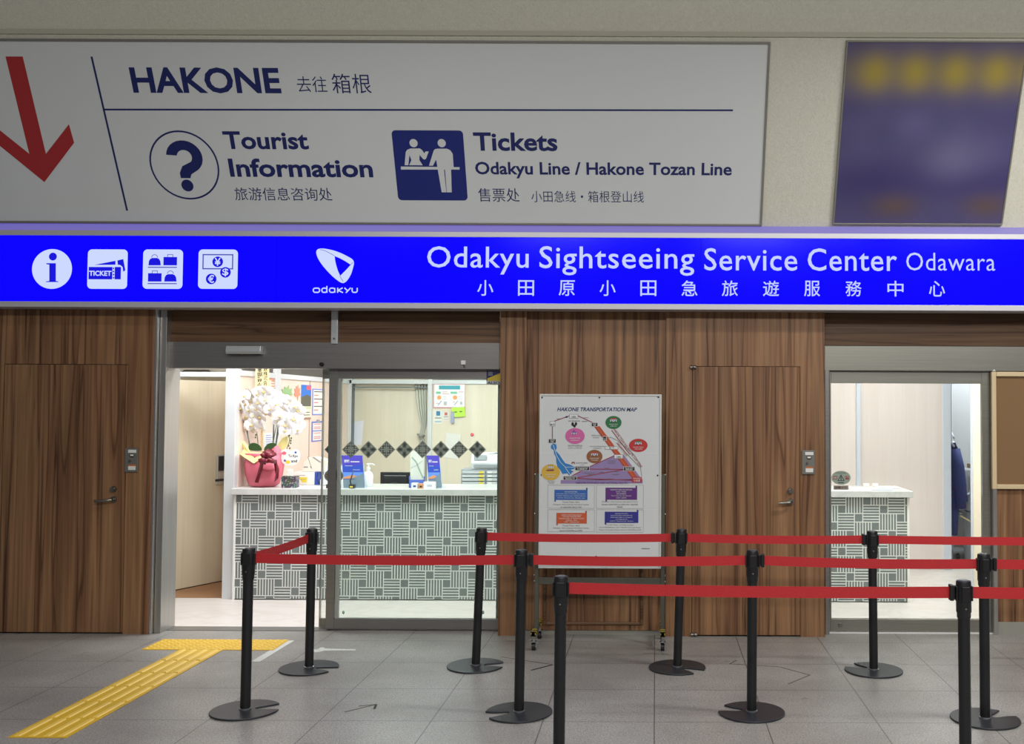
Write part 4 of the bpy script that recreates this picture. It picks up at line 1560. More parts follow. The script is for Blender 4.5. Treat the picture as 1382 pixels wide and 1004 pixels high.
# carton with yellow corner
Yk = YC + .40
x0, x1, z0, z1 = BX(396.5, 637, 430, 655, Yk)
kb = thing('carton', ((x0 + x1) / 2, Yk, CT), 'white carton with yellow print and a blue end under the beige terminal', 'carton')
MB().box(x0, x1 - .038, Yk, Yk + .14, CT, z1).build('box', mat('carton_white', '#dedbd2', .6), kb, bevel=.002)
MB().box(x1 - .038, x1, Yk, Yk + .14, CT, z1).build('end_sleeve', BLUEC, kb, bevel=.002)
sk = upright(Yk)
m = MB()
m.ppoly(sk, [(403, 644), (415, 644), (414, 651), (408, 651)], .001, 0)
m.prect(sk, 404, 641, 412, 641.8, .001, 1)
m.prect(sk, 404, 646.5, 413, 647.2, .0015, 1)
m.build('print', [YELC, mat('ink_grey', '#8c8c86', .6)], kb)
# beige payment terminal on top of it
zk = z1
tb = thing('card_terminal', ((x0 + x1) / 2, Yk, zk), 'beige payment terminal with sloping lid on the white carton', 'terminal')
pf = [(408, 634.5), (408, 627), (409, 622.5), (415.5, 615.5), (424, 614), (440, 618), (443, 628), (441, 634.5)]
zoff = zk - W(420, 636, Yk + .02).z
pts = [W(x, y, Yk + .02) + Vector((0, 0, 0)) for x, y in pf]
zmin = min(p.z for p in pts)
pts = [p + Vector((0, 0, zk + .0005 - zmin)) for p in pts]
MB().prism(pts, (0, .11, 0)).build('body', BEIGE, tb, bevel=.006)
st_ = upright(Yk + .02)
m = MB()
m.line(st_, [(415.5, 616.5), (421, 633)], .004, .0012, 0)
for x in (410, 412, 414, 419):
    m.prect(st_, x, 629.5, x + 1.4, 631.2, .0012, 0)
m.ppoly(st_, [(421, 617), (424, 616.5), (434, 624), (431, 624)], .0012, 1)
m.build('buttons', [mat('button_dark', '#55534e', .5), mat('ink_grey', '#8c8c86', .6)], tb)
MB().prism([W(x, y, Yk - .002) + Vector((0, 0, zk + .0005 - zmin)) for x, y in ((424, 614.6), (429, 613.6), (441, 618.4), (441, 622), (434, 621.5))], (0, .10, 0)).build('receipt_paper', mat('paper_yellow', '#ece6b4', .6), tb) if False else None
# grey receipt printer behind the door stile
Yt = YC + .30
x0, x1, z0, z1 = BX(432, 629, 463, 655, Yt)
gpn = thing('receipt_printer', ((x0 + x1) / 2, Yt, CT), 'light grey receipt printer behind the door stile on the counter', 'printer')
pf = [(0, 0), (0, .05), (.03, .10), (.05, z1 - CT), (x1 - x0 - .03, z1 - CT), (x1 - x0, z1 - CT - .03), (x1 - x0, 0)]
MB().prism([(x0 + u, Yt, CT + .0005 + v) for u, v in pf], (0, .15, 0)).build('body', LIGHTP, gpn, bevel=.006)
MB().box(x0 + .07, x1 - .03, Yt - .004, Yt + .01, z1 - .045, z1 - .03).build('paper_slot', mat('slot_dark', '#3a3d42', .5), gpn)
m = MB().tube([Vector((x0 + .01, Yt + .02, CT + .12)), Vector((x0 - .03, Yt + .03, CT + .12)), Vector((x0 - .045, Yt + .04, CT + .06)), Vector((x0 - .02, Yt + .05, CT + .008))], .005, 8)
m.build('cable', mat('cable_blue', '#25325a', .5), gpn, smooth=True)
# loose sheet
x0, x1 = W(405, 656, YC + .12).x, W(437, 656, YC + .12).x
tag(MB().box(x0, x1, YC + .04, YC + .24, CT + .0005, CT + .002).build('paper_sheet', PAPER), 'loose white paper sheet flat on the counter left of the stile', 'paper')

# brochures in stands
BRB = mat('brochure_blue', '#2f49b0', .4)
BRV = mat('brochure_violet', '#4b3fae', .4)
BRS = mat('brochure_sky', '#5f86d6', .4)
BRG = mat('brochure_rock', '#6f7f8c', .5)
BRO = mat('brochure_orange', '#c58a62', .5)


def brochure(box, Y, skew, label, group, title):
    x0, y0, x1, y1 = box
    b = on_counter((x0 + x1) / 2, Y)
    t = thing('brochure_stand', b, label, 'brochure', group)
    kx = W(x0 + 1, 650, Y).x - W(x0, 650, Y).x
    w_ = (x1 - x0 - skew) * kx
    h_ = (y1 - y0) * kx
    wx = W(x0, 640, Y).x
    lean = Vector((skew * kx, -.03, -h_)).normalized()
    s_ = Surf(Vector((wx, Y + .03, CT + h_)), Vector((1, 0, 0)), -lean)
    hgt = h_ / abs(lean.z)
    m = MB()
    m.prism([s_.at(0, -hgt), s_.at(w_, -hgt), s_.at(w_, 0), s_.at(0, 0)], -s_.n * .012)
    m.build('booklet', BRB, t)
    m = MB()
    m.rect(s_, 0, -hgt * .30, w_, -.001, .001, 1)
    m.rect(s_, 0, -hgt * .60, w_, -hgt * .30, .001, 0)
    m.rect(s_, 0, -hgt * .72, w_, -hgt * .52, .0014, 2)
    m.poly(s_, [(0, -hgt * .72), (w_, -hgt * .72), (w_, -hgt * .60), (w_ * .8, -hgt * .66), (w_ * .45, -hgt * .6), (0, -hgt * .68)], .0018, 4)
    m.rect(s_, 0, -hgt, w_, -hgt * .74, .0014, 3)
    m.poly(s_, [(w_ * .4, -hgt * .72), (w_, -hgt * .76), (w_, -hgt * .55), (w_ * .75, -hgt * .62)], .002, 3)
    m.text(title, s_, w_ * .12, -hgt * .23, w_ * .38, -hgt * .13, .0018, 5, .02)
    m.rect(s_, w_ * .42, -hgt * .21, w_ * .85, -hgt * .185, .0018, 5)
    m.rect(s_, w_ * .14, -hgt * .33, w_ * .5, -hgt * .32, .0018, 5)
    m.rect(s_, w_ * .5, -hgt * .45, w_ * .85, -hgt * .44, .0018, 5)
    m.build('cover_print', [BRB, BRV, BRS, BRG, BRO, PAPER], t)
    c_ = MB()
    c_.box(wx + skew * kx * .6 - .004, wx + w_ + skew * kx + .02, Y + .005, Y + .07, CT + .0005, CT + .006)
    c_.prism([s_.at(-.004, -hgt * .98, -.014), s_.at(w_ + .006, -hgt * .98, -.014), s_.at(w_ + .006, -hgt * .25, -.014), s_.at(-.004, -hgt * .25, -.014)], -s_.n * .003)
    c_.build('holder', mat('clear_plastic', '#c9d3dc', .2), t)


brochure((459, 612.5, 492, 656), YC + .08, 5, 'blue brochure stand nearest the door stile on the counter', 'brochure stands on the counter', '箱根')
brochure((574.5, 611.5, 596, 655), YC + .10, 5, 'narrow blue brochure stand beside the folded map holder', 'brochure stands on the counter', '箱根')
# map holder left of the second brochure
Ym = YC + .14
x0, x1, z0, z1 = BX(552.5, 609, 573, 655, Ym)
mh = thing('map_holder', ((x0 + x1) / 2, Ym, CT), 'clear upright holder with a pale folded map between monitor and brochure', 'holder')
MB().box(x0 + .006, x1 - .006, Ym + .01, Ym + .02, CT + .01, z1).build('folded_map', mat('map_paper', '#cfd0c8', .6, vary=(14, .12)), mh)
sm = upright(Ym + .01)
m = MB()
m.line(sm, [(556, 617), (562, 624), (566, 634), (571, 645)], .012, .001, 0)
m.line(sm, [(554, 632), (562, 628), (570, 622)], .006, .001, 1)
m.build('map_print', [mat('map_green', '#8fa695', .6), mat('map_grey', '#a9adb5', .6)], mh)
m = MB().box(x0, x1, Ym - .01, Ym - .006, CT + .0005, CT + .07).box(x0, x1, Ym - .01, Ym + .05, CT + .0005, CT + .006).box(x0, x0 + .004, Ym - .01, Ym + .03, CT, CT + .1).box(x1 - .004, x1, Ym - .01, Ym + .03, CT, CT + .1)
m.build('tray', mat('holder_blue', '#5a70c4', .25), mh)
# card boxes in front of the map holder
for k_, (a, b, c_, d_, m_, lab) in enumerate(((555, 651, 563.5, 658.5, PAPER, 'tiny white card box with a dark printed square on the counter'), (564.5, 651, 571, 657.5, BRO, 'tiny orange and white card box on the counter'), (571.5, 649.5, 587, 658.5, mat('box_white', '#e3e6ea', .5), 'white flat box at the foot of the narrow blue brochure'))):
    Yx = YC + .03
    x0, x1, z0, z1 = BX(a, b, c_, d_, Yx)
    o = thing('card_box', ((x0 + x1) / 2, Yx, CT), lab, 'box', 'small boxes in front of the map holder')
    MB().box(x0, x1, Yx, Yx + .05, CT + .0003, CT + (z1 - z0)).build('body', m_, o, bevel=.001)
    s_ = upright(Yx)
    mm = MB().rect(s_, x0 + (x1 - x0) * .3, CT + (z1 - z0) * .25, x0 + (x1 - x0) * .75, CT + (z1 - z0) * .6, .001, 0)
    mm.build('print', [INKB, INK, PAPER][k_] if k_ < 2 else mat('ink_pale', '#b9bcc4', .6), o)
# white sanitizer pump
Ys_ = YC + .26
b = on_counter(500, Ys_)
sn = thing('pump_bottle', b, 'white pump bottle on the counter left of the black monitor', 'bottle')
MB().lathe([(.038, 0), (.042, .01), (.042, .10), (.030, .125), (.014, .135), (.014, .15)], b + Vector((-.02, 0, 0)), 20).build('bottle', mat('milk_plastic', '#e6e8ea', .35), sn, smooth='auto')
q = b + Vector((-.02, 0, .15))
MB().lathe([(.018, 0), (.018, .02), (.006, .022), (.006, .045)], q, 14).tube([q + Vector((-.012, 0, .048)), q + Vector((.03, 0, .052)), q + Vector((.055, 0, .040))], [.008, .007, .005], 8).build('pump', PAPER, sn, smooth='auto')
# card reader with bent neck
Yn = YC + .02
b = on_counter(474.5, Yn)
rd = thing('desk_pen', b, 'black pen leaning in a small dark holder before the blue brochure', 'pen holder')
MB().box(b.x - .024, b.x + .024, Yn, Yn + .04, CT + .0003, CT + .035).build('holder', mat('holder_black', '#2b2c30', .4), rd, bevel=.004)
MB().box(b.x - .015, b.x + .012, Yn - .002, Yn, CT + .008, CT + .020).build('label_plate', YELC, rd)
MB().tube([b + Vector((-.01, .02, .03)), b + Vector((-.018, .02, .06)), W(474, 645, Yn + .02), W(477, 635, Yn + .02)], [.006, .006, .006, .003], 8).build('pen', mat('holder_black', '#2b2c30', .4), rd, smooth=True)
b = on_counter(460, YC + .16)
wb = thing('tissue_box', b, 'small plain white box on the counter behind the door stile', 'box')
MB().box(b.x - .05, b.x + .045, b.y, b.y + .08, CT + .0003, CT + .055).build('body', mat('box_white', '#e3e6ea', .5), wb, bevel=.003)

# ---------------------------------------------------------------- behind the counter
zd = .74
YD0 = YC + .75
dk = thing('back_desk', (W(600, 700, YD0).x, YD0 + .4, 0), 'low office desk hidden behind the counter under the monitor', 'desk')
x0, x1 = W(480, 700, YD0).x, W(760, 700, YD0).x
MB().box(x0, x1, YD0, YD0 + .75, zd - .03, zd).build('desk_top', LIGHTP, dk, bevel=.003)
for xx in (x0 + .03, x1 - .07):
    for yy in (YD0 + .03, YD0 + .68):
        MB().box(xx, xx + .04, yy, yy + .04, .003, zd - .03).build('leg', GREYP, dk)
Yv = YD0 + .25
x0, x1, z0, z1 = BX(513, 637, 553.5, 665, Yv)
mo = thing('monitor', ((x0 + x1) / 2, Yv, zd), 'black computer monitor seen from behind over the counter', 'monitor')
MB().box(x0, x1, Yv, Yv + .03, W(533, 668, Yv).z, z1).build('casing', BLACK, mo, bevel=.006)
MB().box(x0 + .04, x1 - .03, Yv - .025, Yv, z1 - .12, z1 - .03).build('rear_bulge', mat('black_gloss', '#1b1b1e', .25), mo, bevel=.006)
xm = (x0 + x1) / 2
MB().box(xm - .03, xm + .03, Yv - .03, Yv + .0, zd + .01, z1 - .1).box(xm - .11, xm + .11, Yv - .09, Yv + .07, zd + .0005, zd + .014).build('stand', BLACK, mo, bevel=.003)
# document drawers with the printer on top
Yw = YD0 + .12
x0, x1, z0, z1 = BX(622, 633.5, 705, 660, Yw)
zw = z1
dt = thing('drawer_rack', ((x0 + x1) / 2, Yw, zd), 'grey letter tray rack with yellow tabs under the printer', 'tray')
MB().box(x0, x1, Yw + .01, Yw + .32, zd + .0005, zw).build('case', GREYP, dt, bevel=.003)
sdr = upright(Yw + .01)
nrow = 6
for half, (a, b) in enumerate(((624, 654.5), (657, 690))):
    for r in range(5):
        ya, yb_ = 635.5 + r * 4.9, 635.5 + r * 4.9 + 3.6
        q0, q1, r0, r1 = BX(a, ya, b, yb_, Yw)
        if r0 < zd:
            continue
        d_ = MB().box(q0, q1, Yw - .012, Yw + .0095, r0, r1).build('tray_drawer', mat('tray_light', '#b7bcbf', .45), dt, bevel=.001)
        if half == 0:
            MB().box(q1 - .055, q1 - .012, Yw - .015, Yw - .0125, r0 + .003, r1 - .002).build('yellow_tab', YELC, d_)
        else:
            MB().box(q0 + .01, q0 + .05, Yw - .015, Yw - .0125, r0 + .003, r1 - .002).build('label_tab', PAPER, d_)
px0_, px1_, pz0_, pz1_ = BX(635.5, 613, 705, 632, Yw)
pr2 = thing('printer', ((px0_ + px1_) / 2, Yw, zw), 'pale grey printer with papers on top beside the wood pillar', 'printer')
MB().prism([(px0_, Yw + .02, zw + .0005), (px0_, Yw + .0, pz0_ + .05), (px0_, Yw + .04, pz1_), (px0_, Yw + .30, pz1_), (px0_, Yw + .30, zw + .0005)], (px1_ - px0_, 0, 0)).build('body', LIGHTP, pr2, bevel=.006)
MB().box(px0_ + .03, px1_, Yw - .012, Yw + .03, pz0_ + .012, pz0_ + .035).build('output_slot', GREYP, pr2)
MB().box(px0_ + .03, px0_ + .15, Yw + .0, Yw + .02, pz1_ - .055, pz1_ - .01).build('control_panel', mat('panel_grey', '#a7adb0', .4), pr2)
o = MB()
for i in range(4):
    o.obox(Vector((px0_ + .20 + .02 * i, Yw + .17, pz1_ + .004 + .004 * i)), Vector((.10, .02 * (i - 1), .004 * i)), Vector((-.01, .07, 0)), Vector((0, 0, .0012)))
tag(o.build('paper_stack', PAPER), 'ruffled white papers lying on the pale grey printer', 'paper')

# ---------------------------------------------------------------- papers on the partitions
def side_sheet(name, quad, label, cat, group=None, back=PAPER):
    """sheet on the side partition from picture corners (x0,y0,x1,y1)"""
    x0, y0, x1, y1 = quad
    a = XP(x0, y0, XS)
    b = XP(x1, y0, XS)
    z0 = XP((x0 + x1) / 2, y1, XS).z
    z1_ = XP((x0 + x1) / 2, y0, XS).z
    s_ = Surf(Vector((XS + .004, a.y, z0)), (0, 1, 0), (0, 0, 1))
    t = thing(name, Vector((XS + .002, (a.y + b.y) / 2, z0)), label, cat, group)
    MB().prism([Vector((XS + .001, a.y, z0)), Vector((XS + .001, b.y, z0)), Vector((XS + .001, b.y, z1_)), Vector((XS + .001, a.y, z1_))], (.003, 0, 0)).build('sheet', back, t)
    return t, s_, b.y - a.y, z1_ - z0


BORD = mat('border_blue', '#6f86d8', .5)
t, s_, w_, h_ = side_sheet('notice_sheet', (421.5, 525, 438, 560), 'white notice with blue border and red lines near the steel stile', 'notice', 'notices on the side partition', BORD)
m = MB().rect(s_, .02, .012, w_ - .02, h_ - .012, .001, 0)
for i in range(6):
    m.rect(s_, .04, h_ * (.88 - .14 * i), w_ * (.45 if i % 2 else .85), h_ * (.88 - .14 * i) + .008, .002, 1 if i % 2 else 2)
m.build('print', [PAPER, INKR, INK], t)
t, s_, w_, h_ = side_sheet('clipboard', (420.5, 568.5, 436, 595.5), 'blue clipboard with two white notes under the blue-bordered notice', 'clipboard', None, mat('clip_blue', '#5a72c6', .5))
m = MB().rect(s_, .03, h_ * .55, w_ - .03, h_ * .92, .001, 0).rect(s_, .03, h_ * .05, w_ - .03, h_ * .50, .001, 0)
for y in (.84, .70, .62, .40, .22, .14):
    m.rect(s_, .06, h_ * y, w_ - .09, h_ * y + .006, .002, 1)
m.build('notes', [PAPER, INKR], t)
MB().prism([s_.at(w_ * .35, h_ * .94), s_.at(w_ * .65, h_ * .94), s_.at(w_ * .60, h_ * 1.08), s_.at(w_ * .40, h_ * 1.08)], s_.n * .008).build('clip', GREYP, t)
t, s_, w_, h_ = side_sheet('poster', (406, 519.5, 419.5, 566), 'tall poster with blue sky over a dark mountain beside the orchid', 'poster', None, mat('poster_cream', '#e6d9c3', .6))
m = MB().rect(s_, 0, h_ * .62, w_, h_, .001, 0).rect(s_, 0, h_ * .38, w_, h_ * .62, .001, 1)
m.poly(s_, [(0, h_ * .55), (w_, h_ * .58), (w_, h_ * .66), (w_ * .55, h_ * .72), (0, h_ * .64)], .0015, 1)
m.rect(s_, w_ * .5, h_ * .86, w_ * .95, h_ * .98, .002, 2)
m.rect(s_, 0, h_ * .30, w_, h_ * .37, .0015, 3)
m.rect(s_, w_ * .1, h_ * .20, w_ * .9, h_ * .22, .0015, 4).rect(s_, w_ * .1, h_ * .12, w_ * .9, h_ * .14, .0015, 4)
m.rect(s_, 0, 0, w_, h_ * .06, .0015, 5)
m.build('print', [mat('poster_blue', '#2f6fc6', .5), mat('poster_hill', '#5c5a4c', .6), INKR, mat('poster_green', '#b8c49a', .6), INK, mat('poster_brown', '#9a7a68', .6)], t)
t, s_, w_, h_ = side_sheet('notice_sheet', (361, 510.5, 373, 531), 'orange-bordered white notice behind the wooden name plaque', 'notice', 'notices on the side partition', mat('border_orange', '#d99a78', .5))
m = MB().rect(s_, .03, .02, w_ - .03, h_ - .02, .001, 0)
for i in range(4):
    m.rect(s_, .08, h_ * (.78 - .17 * i), w_ * .85, h_ * (.78 - .17 * i) + .012, .002, 1)
m.build('print', [mat('paper_peach', '#ecd6c6', .6), mat('border_orange2', '#d38f6a', .5)], t)
t, s_, w_, h_ = side_sheet('notice_sheet', (355, 584, 372, 603), 'white sheet pinned low behind the orchid stems', 'notice', 'notices on the side partition')
m = MB()
for i in range(5):
    m.rect(s_, .06, h_ * (.8 - .15 * i), w_ * (.9 if i % 2 else .6), h_ * (.8 - .15 * i) + .006, .001, 0)
m.build('print', [BORD], t)
# paper maple leaves
for k_, (x, y, w2, h2, c_, lab) in enumerate(((387, 530, 8, 10, '#8fb07c', 'pale green paper maple leaf on the side partition'), (387.5, 535.5, 5.5, 4, '#e09a70', 'orange paper leaf below the pale green one'), (401, 530, 4.2, 11, '#dd8a72', 'coral paper maple leaf left of the tall poster'))):
    sx = Surf((XS + .002, 0, 0), (0, 1, 0), (0, 0, 1))
    pts = [(-1, -.2), (-.7, .1), (-.9, .5), (-.45, .45), (-.35, .85), (0, .6), (.3, 1), (.4, .5), (.9, .6), (.75, .1), (1, -.3), (.4, -.4), (.1, -.95), (-.1, -.4), (-.6, -.5)]
    pp_ = [sx.px(x + a * w2, y - b_ * h2) for a, b_ in pts]
    o = MB().prism(pp_, (.003, 0, 0)).build('paper_leaf', mat('leaf_%d' % k_, c_, .7))
    tag(o, lab, 'decoration', 'paper leaves on the side partition')

# whiteboard chart with a pink frame on the rear partition
def rear(px, py):
    return W(px, py, YB)


sb = upright(YB)
x0, x1, z0, z1 = BX(585, 518, 628, 550.5, YB)
wbd = thing('whiteboard', ((x0 + x1) / 2, YB, z0), 'small whiteboard with pink frame and teal heading on the cream partition', 'whiteboard')
MB().box(x0, x1, YB - .012, YB - .0005, z0, z1).build('frame', mat('pink_frame', '#e08fa8', .5), wbd, bevel=.003)
sb2 = upright(YB - .012)
m = MB().prect(sb2, 586, 519, 627.2, 549.4, .001, 0)
m.prect(sb2, 592.5, 520.3, 621, 525.5, .002, 1)
m.prect(sb2, 588.5, 528.5, 595, 531.5, .002, 2).prect(sb2, 608, 528.5, 617, 531.5, .002, 2)
for x in (592.8, 614.2):
    m.disc(sb2, *sb2.uv(x, 536.5), .026, None, .002, 3, 20)
for (a, b, c_, d_, k_) in ((597, 528.6, 604, 529.2, 4), (597, 531, 606, 531.6, 4), (619, 528.6, 626, 529.2, 4), (598, 535, 602, 535.5, 5), (598, 538, 603, 538.5, 5), (618.5, 535, 623, 535.5, 5), (618.5, 538, 624, 538.5, 5), (588.5, 544, 592, 544.6, 4), (599, 542, 603, 547, 5), (611, 542, 614, 542.6, 4), (621, 542, 624, 546, 5)):
    m.prect(sb2, a, b, c_, d_, .002, k_)
for x in (591, 613):
    m.line(sb2, [(x, 547), (x + 5, 541)], .006, .002, 6)
m.build('writing', [mat('board_white', '#e9e8ea', .35), mat('teal_ink', '#3f9fae', .5), mat('mint_ink', '#7cc0a0', .5), mat('orange_ink', '#e6a060', .5), INKR, mat('grey_ink', '#b3b3b6', .6), INKB], wbd)
x0, x1, z0, z1 = BX(610.5, 549.5, 628, 562.5, YB)
gn = thing('sticky_note', ((x0 + x1) / 2, YB, z0), 'lime green sticky note below the pink-framed whiteboard', 'note')
MB().obox(Vector(((x0 + x1) / 2, YB - .02, (z0 + z1) / 2)), Vector(((x1 - x0) / 2, 0, .006)), Vector((0, .002, 0)), Vector((-.006, 0, (z1 - z0) / 2))).build('sheet', mat('lime_note', '#b6e04e', .6), gn)
sb3 = upright(YB - .022)
m = MB()
m.disc(sb3, *sb3.uv(615, 556), .02, .007, .001, 0, 14).disc(sb3, *sb3.uv(622, 555.5), .02, .007, .001, 0, 14)
m.build('writing', mat('olive_ink', '#4a6a2a', .6), gn)
for (a, b, c_, d_, lab, cl) in ((585.3, 554, 597, 571.5, 'white card with a blue symbol left under the whiteboard', '#3a78a8'), (597.6, 556, 606, 567.5, 'small white card with red and blue print under the whiteboard', '#c06a60')):
    x0, x1, z0, z1 = BX(a, b, c_, d_, YB)
    o = thing('notice_card', ((x0 + x1) / 2, YB, z0), lab, 'card', 'small cards under the whiteboard')
    MB().box(x0, x1, YB - .004, YB - .0005, z0, z1).build('card', PAPER, o)
    m = MB()
    s_ = upright(YB - .004)
    m.rect(s_, x0 + (x1 - x0) * .3, z0 + (z1 - z0) * .6, x0 + (x1 - x0) * .75, z0 + (z1 - z0) * .95, .001, 0)
    m.rect(s_, x0 + (x1 - x0) * .15, z0 + (z1 - z0) * .4, x0 + (x1 - x0) * .9, z0 + (z1 - z0) * .45, .001, 1)
    m.rect(s_, x0 + (x1 - x0) * .15, z0 + (z1 - z0) * .12, x0 + (x1 - x0) * .9, z0 + (z1 - z0) * .17, .001, 0)
    m.build('print', [mat('card_ink_' + cl[1:], cl, .6), INK], o)
x0, x1, z0, z1 = BX(608.8, 557, 613.5, 571, YB)
hk = thing('wall_holder', ((x0 + x1) / 2, YB, z0), 'narrow grey-blue pen holder left of the lime note', 'holder')
MB().box(x0, x1, YB - .03, YB - .0005, z0, z1).build('body', mat('greyblue', '#9aa3b8', .5), hk, bevel=.003)
MB().box(x0 + .004, x1 - .004, YB - .026, YB - .004, z1, z1 + .012).build('lip', GREYP, hk)
x0, x1, z0, z1 = BX(602, 584, 621, 619.5, YB)
o = MB().prism([W(602.5, 584, YB) + Vector((0, -.01, 0)), W(622.5, 586.5, YB) + Vector((0, -.01, 0)), W(618.5, 620, YB) + Vector((0, -.004, 0)), W(598.5, 617, YB) + Vector((0, -.004, 0))], (0, .0025, 0)).build('paper_notice', PAPER)
tag(o, 'white paper hanging crooked behind the diamond stickers by the red pin', 'paper')
c_ = W(637.5, 586.5, YB)
tag(MB().lathe([(.0, 0), (.018, .004), (.02, .012), (.012, .02), (0, .022)], (0, 0, 0), 16).build('round_magnet', mat('coral', '#e0606a', .4), None, loc=c_, smooth='auto'), 'round coral red magnet alone on the cream partition', 'magnet')
bpy.data.objects['round_magnet'].rotation_euler = (R(90), 0, 0)
o = MB().prism([W(475, 570, YB + .068), W(491, 567, YB + .068), W(488, 601, YB + .068), W(474.5, 600, YB + .068)], (0, .0015, 0)).build('paper_notice', mat('paper_lilac', '#dcdce8', .6))
tag(o, 'pale lilac sheet on the board at the left end of the curtain opening', 'paper')
c_ = W(463.7, 588.5, YB)
lt = thing('door_latch', (c_.x, YB - .02, c_.z - .03), 'tiny dark latch on the left post of the curtain opening', 'latch')
MB().box(c_.x - .014, c_.x + .014, YB - .034, YB - .0205, c_.z - .03, c_.z + .03).build('plate', GREYP, lt, bevel=.003)
MB().tube([c_ + Vector((0, -.03, .0)), c_ + Vector((0, -.055, -.01))], .008, 8).build('knob', mat('dark_metal', '#35332f', .4, .8), lt)
# curtain gathered at the right of the opening
CUR = mat('silver_curtain', '#c9c9be', .55, bump=(20, .3))
m = MB()
rows = [(518, 559.5, 577), (535, 561, 577), (552, 563, 577), (565, 566, 576.5), (575, 568, 575.5), (583, 566, 573), (590, 564.5, 572), (600, 566, 574.5), (640, 563, 577), (720, 562, 577)]
NS = 26
for (y, a, b) in rows:
    for j in range(NS + 1):
        t = j / NS
        amp = .03 if (b - a) > 9 else .016
        p = W(a + (b - a) * t, y, YB + .06)
        m.v.append(p + Vector((0, amp * math.sin(t * math.pi * 9), 0)))
for i in range(len(rows) - 1):
    for j in range(NS):
        k = i * (NS + 1) + j
        m.f.append([k, k + 1, k + NS + 2, k + NS + 1])
        m.mi.append(0)
cu = thing('curtain', W(568, 518, YB + .06), 'silvery curtain tied in the middle at the right of the opening', 'curtain')
o = m.build('fabric', CUR, cu, smooth=True)
q = o.modifiers.new('solidify', 'SOLIDIFY')
q.thickness = .003
a, b = W(563.5, 586, YB + .03), W(573, 588, YB + .03)
MB().tube([a, (a + b) / 2 + Vector((0, -.03, -.01)), b], .012, 8).build('tie_band', mat('tie_grey', '#8f8f88', .6), cu, smooth=True)
MB().box(xo0 + .02, xo1 - .005, YB + .05, YB + .07, W(520, 518.5, YB).z - .0, W(520, 516.5, YB).z + .0).build('curtain_rail', ALUW, cu)

# ---------------------------------------------------------------- right half of the office
xq = W(1272.5, 640, YR).x
xq0 = W(1050, 640, YR).x
struct(MB().box(xq0, xq, YR, YR + .04, .003, ZC).build('wall_office_right_rear', PANELR), 'pale board wall behind the right end of the counter')
struct(MB().box(xq0 - .04, xq0, YR, 13.0, .003, ZC).build('wall_office_divider', PANELR))
POST = mat('bluish_white', '#ccd3df', .4)
post('trim_22', W(1155.5, 600, YR).x, W(1161, 600, YR).x, YR - .03, YR - .001, .003, ZC, POST)
post('trim_23', xq, W(1283.5, 640, YR).x, YR - .01, YR + .07, .003, ZC, POST)
YG = 11.55
GREYW = mat('cool_grey_wall', '#b9bdc4', .6)
struct(MB().box(W(1283, 640, YR).x - .3, X1, YG, YG + .05, .003, ZC).build('wall_locker_room', GREYW), 'cool grey wall behind the blue jacket')
xk0, xk1 = W(1313.5, 640, 9.0).x, W(1324.5, 640, 9.0).x
post('trim_24', xk0, xk1 + .1, 9.0, 9.08, .003, ZC, mat('cream_post', '#efe5d2', .5))
post('trim_25', W(1311.0, 640, 9.0).x, xk0, 9.0, 9.03, .003, ZC, POST)
sbox('wall_office_right', CREAM, xk1 + .1, xk1 + .2, DI, 9.04, 0, ZC)
sbox('wall_office_right_return', CREAM, X1 - .2, X1 - .1, 9.04, YG, 0, ZC)
# papers and small things on the right counter end
for k_, (a, b, yy, d_, c_, lab) in enumerate(((1152, 1192, .10, .22, PAPER, 'white form lying on the right end of the counter'), (1178, 1208, .06, .14, mat('paper_skyblue', '#b9d3ec', .6), 'pale blue sheet lying on the right end of the counter'), (1188, 1216, .26, .2, mat('paper_offwhite', '#e6e9ee', .6), 'off-white sheet at the back of the right counter end'))):
    x0, x1 = W(a, 655, YC + yy).x, W(b, 655, YC + yy).x
    tag(MB().box(x0, x1, YC + yy, YC + yy + d_, CT + .0005 + .0015 * k_, CT + .0018 + .0015 * k_).build('paper_sheet', c_), lab, 'paper', 'sheets on the right end of the counter')
for k_, (a, lab) in enumerate(((1169, 'left of two tiny white erasers on the right counter end'), (1181, 'right of two tiny white erasers on the right counter end'))):
    x0 = W(a, 650, YC + .48).x
    tag(MB().obox(Vector((x0, YC + .48, CT + .014)), Vector((.022, .006, 0)), Vector((-.004, .012, 0)), Vector((0, 0, .0135))).build('eraser', mat('eraser_cream', '#f0ecd6', .6), bevel=.003), lab, 'eraser', 'erasers on the counter')
# blue jacket on a hook
YJ = 10.9
JB = mat('navy_denim', '#2a376f', .8, bump=(30, .3), vary=(8, .2))
jt = thing('jacket', W(1287, 597, YJ), 'dark blue jacket hanging behind the bluish post at the right', 'jacket')
m = MB()
rows = [(597, 1284.0, 1286.5), (603, 1283.5, 1290.5), (612, 1283.5, 1294), (625, 1283.5, 1298), (640, 1283.5, 1301), (655, 1283.5, 1303), (668, 1283.5, 1305), (676, 1283.5, 1306)]
NS = 14
for (y, a, b) in rows:
    for j in range(NS * 2):
        t = j / (NS * 2)
        an = t * 2 * math.pi
        cxp, hwp = (a + b) / 2, (b - a) / 2
        p = W(cxp + hwp * math.cos(an), y, YJ)
        m.v.append(p + Vector((0, -.10 * math.sin(an) * (1 + .25 * math.sin(an * 6 + y * .05)), 0)))
n2 = NS * 2
for i in range(len(rows) - 1):
    for j in range(n2):
        m.f.append([i * n2 + j, i * n2 + (j + 1) % n2, (i + 1) * n2 + (j + 1) % n2, (i + 1) * n2 + j])
        m.mi.append(0)
m.f.append(list(range((len(rows) - 1) * n2, len(rows) * n2)))
m.mi.append(0)
m.f.append(list(range(n2))[::-1])
m.mi.append(0)
m.build('body', JB, jt, smooth=True)
